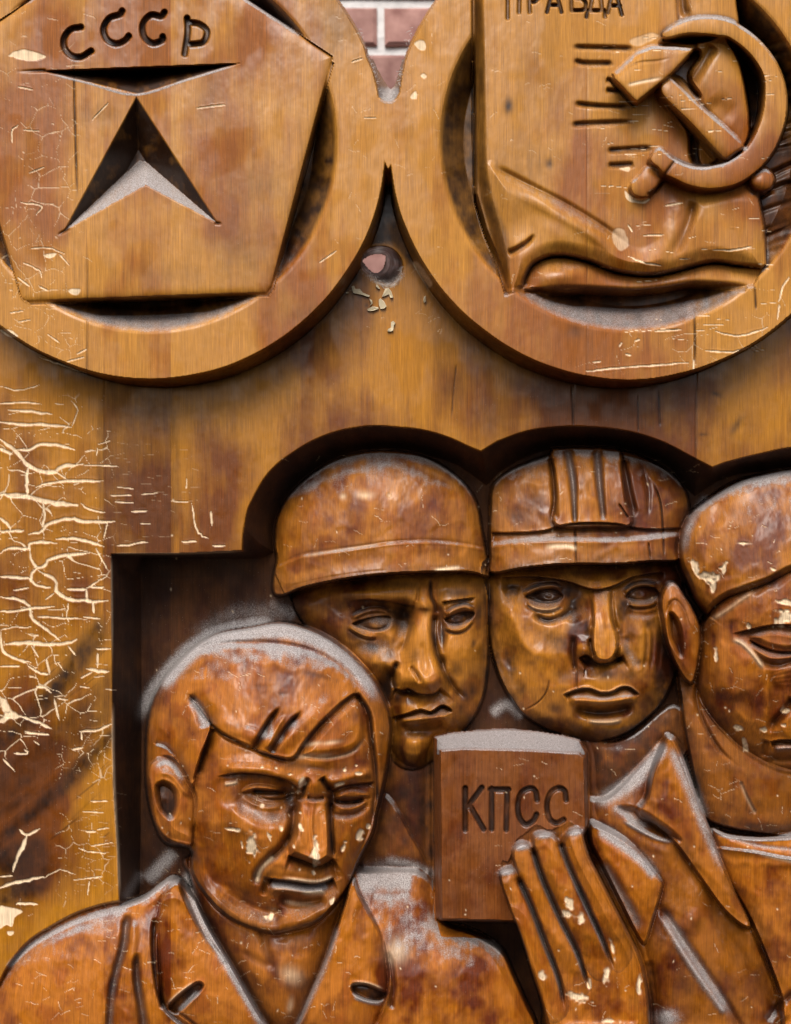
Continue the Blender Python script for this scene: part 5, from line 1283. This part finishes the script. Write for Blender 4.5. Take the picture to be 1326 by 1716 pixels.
# ------------------------------------------------------------------ material
def wood_material():
    m = bpy.data.materials.new('varnished_carved_wood'); m.use_nodes = True
    nt = m.node_tree; N = nt.nodes; L = nt.links; b = N['Principled BSDF']
    at = N.new('ShaderNodeAttribute'); at.attribute_name = 'timber'
    du = N.new('ShaderNodeAttribute'); du.attribute_name = 'surface'
    sp = N.new('ShaderNodeSeparateColor'); L.new(du.outputs['Color'], sp.inputs[0])
    tc = N.new('ShaderNodeTexCoord')
    mp = N.new('ShaderNodeMapping'); mp.inputs['Scale'].default_value = (300, 60, 9); L.new(tc.outputs['Object'], mp.inputs['Vector'])
    g = N.new('ShaderNodeTexNoise'); g.inputs['Scale'].default_value = 1.0; g.inputs['Detail'].default_value = 6; g.inputs['Roughness'].default_value = 0.62; L.new(mp.outputs[0], g.inputs['Vector'])
    r1 = N.new('ShaderNodeMapRange'); r1.inputs[1].default_value = 0.3; r1.inputs[2].default_value = 0.72; r1.inputs[3].default_value = 0.86; r1.inputs[4].default_value = 1.10; L.new(g.outputs['Fac'], r1.inputs[0])
    mp3 = N.new('ShaderNodeMapping'); mp3.inputs['Scale'].default_value = (1500, 200, 40); L.new(tc.outputs['Object'], mp3.inputs['Vector'])
    g3 = N.new('ShaderNodeTexNoise'); g3.inputs['Scale'].default_value = 1.0; g3.inputs['Detail'].default_value = 3; L.new(mp3.outputs[0], g3.inputs['Vector'])
    r3 = N.new('ShaderNodeMapRange'); r3.inputs[1].default_value = 0.3; r3.inputs[2].default_value = 0.7; r3.inputs[3].default_value = 0.74; r3.inputs[4].default_value = 1.20; L.new(g3.outputs['Fac'], r3.inputs[0])
    mu = N.new('ShaderNodeMath'); mu.operation = 'MULTIPLY'; L.new(r1.outputs[0], mu.inputs[0]); L.new(r3.outputs[0], mu.inputs[1])
    mx = N.new('ShaderNodeMix'); mx.data_type = 'RGBA'; mx.blend_type = 'MULTIPLY'; mx.inputs[0].default_value = 1
    L.new(at.outputs['Color'], mx.inputs[6]); L.new(mu.outputs[0], mx.inputs[7])
    # dust: grey, speckled
    dnz = N.new('ShaderNodeTexNoise'); dnz.inputs['Scale'].default_value = 900; dnz.inputs['Detail'].default_value = 4; L.new(tc.outputs['Object'], dnz.inputs['Vector'])
    dr = N.new('ShaderNodeValToRGB'); dr.color_ramp.elements[0].color = (0.13, 0.115, 0.108, 1); dr.color_ramp.elements[1].color = (0.44, 0.415, 0.405, 1); dr.color_ramp.elements[0].position = 0.3; dr.color_ramp.elements[1].position = 0.75
    L.new(dnz.outputs['Fac'], dr.inputs[0])
    da = N.new('ShaderNodeMath'); da.operation = 'MULTIPLY_ADD'; da.inputs[1].default_value = 0.5; L.new(dnz.outputs['Fac'], da.inputs[0]); L.new(sp.outputs['Red'], da.inputs[2])
    ds = N.new('ShaderNodeMapRange'); ds.interpolation_type = 'SMOOTHSTEP'; ds.inputs[1].default_value = 0.28; ds.inputs[2].default_value = 1.12; ds.inputs[4].default_value = 0.92; L.new(da.outputs[0], ds.inputs[0])
    m2 = N.new('ShaderNodeMix'); m2.data_type = 'RGBA'; L.new(ds.outputs[0], m2.inputs[0]); L.new(mx.outputs[2], m2.inputs[6]); L.new(dr.outputs[0], m2.inputs[7])
    # sparse pale specks of dust and lint
    spk = N.new('ShaderNodeTexVoronoi'); spk.inputs['Scale'].default_value = 420; L.new(tc.outputs['Object'], spk.inputs['Vector'])
    cr = N.new('ShaderNodeMapRange'); cr.inputs[1].default_value = 0.07; cr.inputs[2].default_value = 0.12; cr.inputs[3].default_value = 1; cr.inputs[4].default_value = 0; L.new(spk.outputs['Distance'], cr.inputs[0])
    sel = N.new('ShaderNodeSeparateColor'); L.new(spk.outputs['Color'], sel.inputs[0])
    gt = N.new('ShaderNodeMath'); gt.operation = 'GREATER_THAN'; gt.inputs[1].default_value = 0.84; L.new(sel.outputs['Red'], gt.inputs[0])
    ms = N.new('ShaderNodeMath'); ms.operation = 'MULTIPLY'; L.new(cr.outputs[0], ms.inputs[0]); L.new(gt.outputs[0], ms.inputs[1])
    ms2 = N.new('ShaderNodeMath'); ms2.operation = 'MULTIPLY'; ms2.inputs[1].default_value = 0.45; L.new(ms.outputs[0], ms2.inputs[0])
    m3 = N.new('ShaderNodeMix'); m3.data_type = 'RGBA'; L.new(ms2.outputs[0], m3.inputs[0]); L.new(m2.outputs[2], m3.inputs[6]); m3.inputs[7].default_value = (0.40, 0.33, 0.26, 1)
    L.new(m3.outputs[2], b.inputs['Base Color'])
    # gloss: varnish, killed by dust and bare wood
    rn = N.new('ShaderNodeTexNoise'); rn.inputs['Scale'].default_value = 60; rn.inputs['Detail'].default_value = 5; L.new(tc.outputs['Object'], rn.inputs['Vector'])
    rr = N.new('ShaderNodeMapRange'); rr.inputs[1].default_value = 0.35; rr.inputs[2].default_value = 0.68; rr.inputs[3].default_value = 0.28; rr.inputs[4].default_value = 0.70; L.new(rn.outputs['Fac'], rr.inputs[0])
    mat = N.new('ShaderNodeMath'); mat.operation = 'MAXIMUM'; L.new(ds.outputs[0], mat.inputs[0]); L.new(sp.outputs['Green'], mat.inputs[1])
    ro = N.new('ShaderNodeMix'); ro.data_type = 'FLOAT'; L.new(mat.outputs[0], ro.inputs[0]); L.new(rr.outputs[0], ro.inputs[2]); ro.inputs[3].default_value = 0.85
    L.new(ro.outputs[0], b.inputs['Roughness'])
    cw = N.new('ShaderNodeMath'); cw.operation = 'MULTIPLY_ADD'; cw.inputs[1].default_value = -0.2; cw.inputs[2].default_value = 0.2; cw.use_clamp = True; L.new(mat.outputs[0], cw.inputs[0])
    L.new(cw.outputs[0], b.inputs['Coat Weight']); b.inputs['Coat Roughness'].default_value = 0.20
    b.inputs['Specular IOR Level'].default_value = 0.25
    # fine relief: grain and orange-peel of the varnish, fuzz of the dust
    bp = N.new('ShaderNodeBump'); bp.inputs['Strength'].default_value = 0.35; bp.inputs['Distance'].default_value = 0.0006
    hs = N.new('ShaderNodeMath'); hs.operation = 'MULTIPLY_ADD'; hs.inputs[1].default_value = 0.5; L.new(g.outputs['Fac'], hs.inputs[0]); L.new(rn.outputs['Fac'], hs.inputs[2])
    h2 = N.new('ShaderNodeMath'); h2.operation = 'MULTIPLY_ADD'; L.new(ds.outputs[0], h2.inputs[0]); L.new(dnz.outputs['Fac'], h2.inputs[1]); L.new(hs.outputs[0], h2.inputs[2])
    L.new(h2.outputs[0], bp.inputs['Height']); L.new(bp.outputs[0], b.inputs['Normal'])
    return m
MW = wood_material()

# ------------------------------------------------------------------ turn the carving into part meshes
hh = np.clip(Z, -170, 400)
sc_ = (D - hh) / D * K
P = np.stack([(UU - UC) * sc_, -hh * K, ZC - (VV - VC) * sc_], -1).reshape(-1, 3).astype(np.float32)
fu = np.gradient(P.reshape(NV, NU, 3), axis=1); fv = np.gradient(P.reshape(NV, NU, 3), axis=0)
NRM = np.cross(fv, fu); NRM /= np.linalg.norm(NRM, axis=2, keepdims=True) + 1e-12
NRM = NRM.reshape(-1, 3).astype(np.float32)
idx = np.arange(NV * NU).reshape(NV, NU)
quads = np.stack([idx[:-1, :-1], idx[1:, :-1], idx[1:, 1:], idx[:-1, 1:]], -1).reshape(-1, 4)
keep = ~(CUT.ravel()[quads].all(1))
fp = np.maximum(PID[:-1, :-1], 0).ravel()
MATT = np.where(np.isin(PID, [niche, bodyB, neckC]), 0.85, 0.75 * sst(0.52, 0.66, noise(70, 90, 4, 61)))
colr = np.concatenate([ALB.reshape(-1, 3), np.ones((NV * NU, 1), np.float32)], 1).astype(np.float32)
surf = np.stack([DUSTF.ravel(), np.maximum(np.clip(CHIP, 0, 1), MATT).ravel(), np.zeros(NV * NU), np.ones(NV * NU)], 1).astype(np.float32)

panel = bpy.data.objects.new('carved_panel', None); col.objects.link(panel)
panel.location = (0, 0, ZC - 0.55)
panel['label'] = 'varnished brown wooden relief panel carved with two medallions, four men, a book and a hand'
panel['category'] = 'wood carving'
bpy.context.view_layer.update()
OBJ = {}
def build(i, name, parent_obj):
    q = quads[keep & (fp == i)]
    if len(q) == 0:
        return None
    first = None
    for qq in (islands(q) if name in ('plank', 'recess', 'niche') else [q]):
        o = build_mesh(qq, name, parent_obj)
        first = first or o
    return first
def islands(q):
    lab = np.arange(NV * NU)
    while True:
        m_ = lab[q].min(1); old = lab.copy()
        for c in range(4): np.minimum.at(lab, q[:, c], m_)
        lab = lab[lab]
        if (lab == old).all(): break
    fl = lab[q[:, 0]]
    ids, cnt = np.unique(fl, return_counts=True)
    return [q[fl == a] for a, n in sorted(zip(ids, cnt), key=lambda z: -z[1]) if n > 12]
def build_mesh(q, name, parent_obj):
    vid, inv = np.unique(q.ravel(), return_inverse=True)
    me = bpy.data.meshes.new(name)
    me.vertices.add(len(vid)); me.vertices.foreach_set('co', (P[vid]).ravel())
    nq = len(q)
    me.loops.add(nq * 4); me.loops.foreach_set('vertex_index', inv.astype(np.int32).ravel())
    me.polygons.add(nq); me.polygons.foreach_set('loop_start', np.arange(0, nq * 4, 4, dtype=np.int32)); me.polygons.foreach_set('loop_total', np.full(nq, 4, np.int32))
    me.polygons.foreach_set('use_smooth', np.ones(nq, bool))
    me.update(calc_edges=True)
    a = me.attributes.new('timber', 'FLOAT_COLOR', 'POINT'); a.data.foreach_set('color', colr[vid].ravel())
    a = me.attributes.new('surface', 'FLOAT_COLOR', 'POINT'); a.data.foreach_set('color', surf[vid].ravel())
    me.normals_split_custom_set_from_vertices(NRM[vid])
    me.materials.append(MW)
    o = bpy.data.objects.new(name, me); col.objects.link(o)
    o.parent = parent_obj
    if parent_obj is not None:
        o.matrix_parent_inverse = parent_obj.matrix_world.inverted()
    return o
pend = list(range(1, len(PARTS)))
for i in pend:
    name, par, _, lab = PARTS[i]
    po = panel if par == 0 else OBJ.get(par, panel)
    o = build(i, name, po)
    if o is None: continue
    OBJ[i] = o
    if lab: o['label'] = lab

# ------------------------------------------------------------------ splinters torn out round the hole
def shard(pts, h, th):
    """a thin broken sliver lying on the panel; pts in relief coordinates"""
    n = len(pts); vts = []
    for dz in (0, th):
        for j, (x, y) in enumerate(pts):
            hz = h + dz + 1.2 * math.sin(j * 2.1)
            s = (D - hz) / D * K
            vts.append(((x - UC) * s, -hz * K, ZC - (y - VC) * s))
    f = [tuple(range(n, 2 * n))] + [(j, (j + 1) % n, n + (j + 1) % n, n + j) for j in range(n)]
    me = bpy.data.meshes.new('splinter'); me.from_pydata(vts, [], f); me.update()
    me.materials.append(MSP)
    o = bpy.data.objects.new('splinter', me); col.objects.link(o); o.parent = panel; o.matrix_parent_inverse = panel.matrix_world.inverted()
MSP = bpy.data.materials.new('bare_splinter_wood'); MSP.use_nodes = True
nt = MSP.node_tree; nz = nt.nodes.new('ShaderNodeTexNoise'); nz.inputs['Scale'].default_value = 700
rp = nt.nodes.new('ShaderNodeValToRGB'); rp.color_ramp.elements[0].color = (0.38, 0.30, 0.18, 1); rp.color_ramp.elements[1].color = (0.72, 0.62, 0.42, 1)
nt.links.new(nz.outputs['Fac'], rp.inputs[0]); nt.links.new(rp.outputs[0], nt.nodes['Principled BSDF'].inputs['Base Color']); nt.nodes['Principled BSDF'].inputs['Roughness'].default_value = 0.8
for p in (G3((630, 810), (650, 795), (690, 830), (715, 885), (690, 905), (650, 915), (632, 870)), G3((502, 915), (560, 885), (620, 892), (628, 910), (570, 932), (510, 935)),
          G3((765, 1060), (790, 1045), (815, 1070), (795, 1100), (790, 1150), (760, 1165), (725, 1160), (735, 1135), (765, 1120)), G3((130, 760), (160, 720), (170, 680), (185, 700), (205, 725), (190, 770), (150, 785)),
          G3((325, 665), (355, 655), (370, 690), (420, 690), (450, 730), (530, 765), (520, 780), (450, 758), (390, 750), (345, 735)), G3((1130, 780), (1150, 765), (1155, 830), (1130, 845), (1125, 820)),
          G3((265, 728), (300, 722), (298, 738), (270, 740)), G3((700, 690), (740, 680), (770, 720), (790, 785), (760, 790), (745, 750), (680, 775), (665, 780)), G3((525, 800), (555, 815), (562, 850), (530, 880), (545, 845)), G3((600, 640), (620, 650), (645, 690), (628, 690), (600, 665))):
    shard(p, 1.0, 4.0)

# ------------------------------------------------------------------ lint and cobweb caught in the notch and round the hole
rl = random.Random(5)
vts, fcs = [], []
def strand(x, y, L_, a, h):
    n = 5; base = len(vts)
    for i in range(n + 1):
        t = i / n
        px_, py_ = x + L_ * t * math.cos(a + t * cu), y + L_ * t * math.sin(a + t * cu)
        s = (D - h) / D * K
        for o_ in (-.28, .28):
            vts.append(((px_ + o_ * math.sin(a) - UC) * s, -(h + 2 * math.sin(3 * t + cu)) * K, ZC - (py_ - o_ * math.cos(a) - VC) * s))
    for i in range(n):
        b = base + 2 * i
        fcs.append((b, b + 1, b + 3, b + 2))
nl = [(G2((275, 340), (335, 500), (372, 640), (440, 800), (480, 960), (500, 1070)), 60), (G2((560, 1090), (640, 1100), (700, 1060)), 40), (G2((720, 1030), (745, 850), (785, 660), (825, 480), (880, 300)), 50), (G3((540, 545), (640, 620), (760, 645), (850, 570), (890, 450)), 50)]
for line, n_ in nl:
    q = spline(line, False, 8)
    for _ in range(n_):
        x, y = q[rl.randrange(len(q))]; cu = rl.uniform(-2, 2)
        strand(x + rl.uniform(-2, 2), y + rl.uniform(-2, 2), rl.uniform(3, 10), rl.uniform(0, 6.28), rl.uniform(0, 70) if line is not nl[3][0] else rl.uniform(1, 5))
me = bpy.data.meshes.new('lint'); me.from_pydata(vts, [], fcs); me.update()
ML = bpy.data.materials.new('grey_lint'); ML.use_nodes = True
nt = ML.node_tree; nz = nt.nodes.new('ShaderNodeTexNoise'); nz.inputs['Scale'].default_value = 400
rp = nt.nodes.new('ShaderNodeValToRGB'); rp.color_ramp.elements[0].color = (0.22, 0.21, 0.20, 1); rp.color_ramp.elements[1].color = (0.6, 0.58, 0.56, 1)
nt.links.new(nz.outputs['Fac'], rp.inputs[0]); nt.links.new(rp.outputs[0], nt.nodes['Principled BSDF'].inputs['Base Color']); nt.nodes['Principled BSDF'].inputs['Roughness'].default_value = 0.95
me.materials.append(ML)
o = bpy.data.objects.new('lint', me); col.objects.link(o); o.parent = panel; o.matrix_parent_inverse = panel.matrix_world.inverted(); o['kind'] = 'stuff'

# ------------------------------------------------------------------ brick wall behind
def mat_noise(name, c0, c1, scale, rough=0.9, bump=0.3):
    m = bpy.data.materials.new(name); m.use_nodes = True
    nt = m.node_tree; N = nt.nodes; L = nt.links; b = N['Principled BSDF']
    tc = N.new('ShaderNodeTexCoord'); oi = N.new('ShaderNodeObjectInfo')
    ad = N.new('ShaderNodeVectorMath'); ad.operation = 'ADD'; L.new(tc.outputs['Object'], ad.inputs[0])
    cb = N.new('ShaderNodeMath'); cb.operation = 'MULTIPLY'; cb.inputs[1].default_value = 37; L.new(oi.outputs['Random'], cb.inputs[0]); L.new(cb.outputs[0], ad.inputs[1])
    n = N.new('ShaderNodeTexNoise'); n.inputs['Scale'].default_value = scale; n.inputs['Detail'].default_value = 6; L.new(ad.outputs[0], n.inputs['Vector'])
    r = N.new('ShaderNodeValToRGB'); r.color_ramp.elements[0].position = 0.3; r.color_ramp.elements[1].position = 0.72
    r.color_ramp.elements[0].color = (*c0, 1); r.color_ramp.elements[1].color = (*c1, 1); L.new(n.outputs['Fac'], r.inputs[0])
    hv = N.new('ShaderNodeHueSaturation'); mr = N.new('ShaderNodeMapRange'); mr.inputs[3].default_value = 0.75; mr.inputs[4].default_value = 1.2
    L.new(oi.outputs['Random'], mr.inputs[0]); L.new(mr.outputs[0], hv.inputs['Value']); L.new(r.outputs[0], hv.inputs['Color']); L.new(hv.outputs[0], b.inputs['Base Color'])
    b.inputs['Roughness'].default_value = rough
    bp = N.new('ShaderNodeBump'); bp.inputs['Strength'].default_value = bump; bp.inputs['Distance'].default_value = 0.004; L.new(n.outputs['Fac'], bp.inputs['Height']); L.new(bp.outputs[0], b.inputs['Normal'])
    return m
WY = 0.62                                   # wall face, metres behind the panel
wall = bpy.data.objects.new('brick_wall', None); col.objects.link(wall); wall.location = (0, WY, ZC - 1.0)
wall['label'] = 'blurred red brick wall with pale mortar joints behind the panel'; wall['category'] = 'wall'
bpy.context.view_layer.update()
wscale = (D * K + WY) / (D * K) * K          # metres per picture unit at the wall
MB_ = mat_noise('brick_clay', (0.19, 0.085, 0.07), (0.38, 0.21, 0.175), 30)
MM_ = mat_noise('lime_mortar', (0.48, 0.465, 0.45), (0.66, 0.645, 0.63), 60)
pitch = 79 * wscale; bh = 64 * wscale; bl_ = 0.215; mj = 14 * wscale
def brick_mesh(seed):
    r = random.Random(seed); n = 6
    vts, fcs = [], []
    hx, hz, e = bl_ / 2, bh / 2, 0.006
    ring = []
    for (sx, sz) in ((-1, -1), (1, -1), (1, 1), (-1, 1)):
        ring.append((sx, sz))
    for y, ins in ((0.05, 0), (0.004, 0), (0, e)):
        for sx, sz in ring:
            vts.append((sx * (hx - ins) + r.uniform(-.0015, .0015), y + r.uniform(-.001, .001), sz * (hz - ins) + r.uniform(-.0015, .0015)))
    for a in (0, 4):
        for j in range(4):
            fcs.append((a + j, a + (j + 1) % 4, a + 4 + (j + 1) % 4, a + 4 + j))
    fcs.append((8, 9, 10, 11))
    me = bpy.data.meshes.new('brick'); me.from_pydata(vts, [], fcs); me.update(); me.materials.append(MB_)
    return me
BM = [brick_mesh(s) for s in range(6)]
x_joint = (638 - UC) * wscale
z_joint = ZC + (VC - 4) * wscale             # a horizontal joint
step_x = bl_ + mj
for r in range(-14, 5):
    zc = z_joint + (r + 0.5) * pitch
    off = x_joint + (0 if r % 2 else step_x / 2) + step_x / 2
    for c in range(-8, 7):
        o = bpy.data.objects.new('brick', random.choice(BM)); col.objects.link(o)
        o.location = (off + c * step_x, WY + random.uniform(-.002, .002), zc); o.parent = wall; o.matrix_parent_inverse = wall.matrix_world.inverted()
me = bpy.data.meshes.new('mortar')
x0, x1 = x_joint - 8 * step_x, x_joint + 8 * step_x; z0, z1 = z_joint - 14 * pitch, z_joint + 5 * pitch
nx, nz_ = 60, 60
vts = [(x0 + (x1 - x0) * i / nx, WY + 0.007 + random.uniform(-.002, .002), z0 + (z1 - z0) * j / nz_) for j in range(nz_ + 1) for i in range(nx + 1)]
me.from_pydata(vts, [], [(j * (nx + 1) + i, j * (nx + 1) + i + 1, (j + 1) * (nx + 1) + i + 1, (j + 1) * (nx + 1) + i) for j in range(nz_) for i in range(nx)])
me.update(); me.materials.append(MM_)
o = bpy.data.objects.new('mortar', me); col.objects.link(o); o.parent = wall; o.matrix_parent_inverse = wall.matrix_world.inverted()
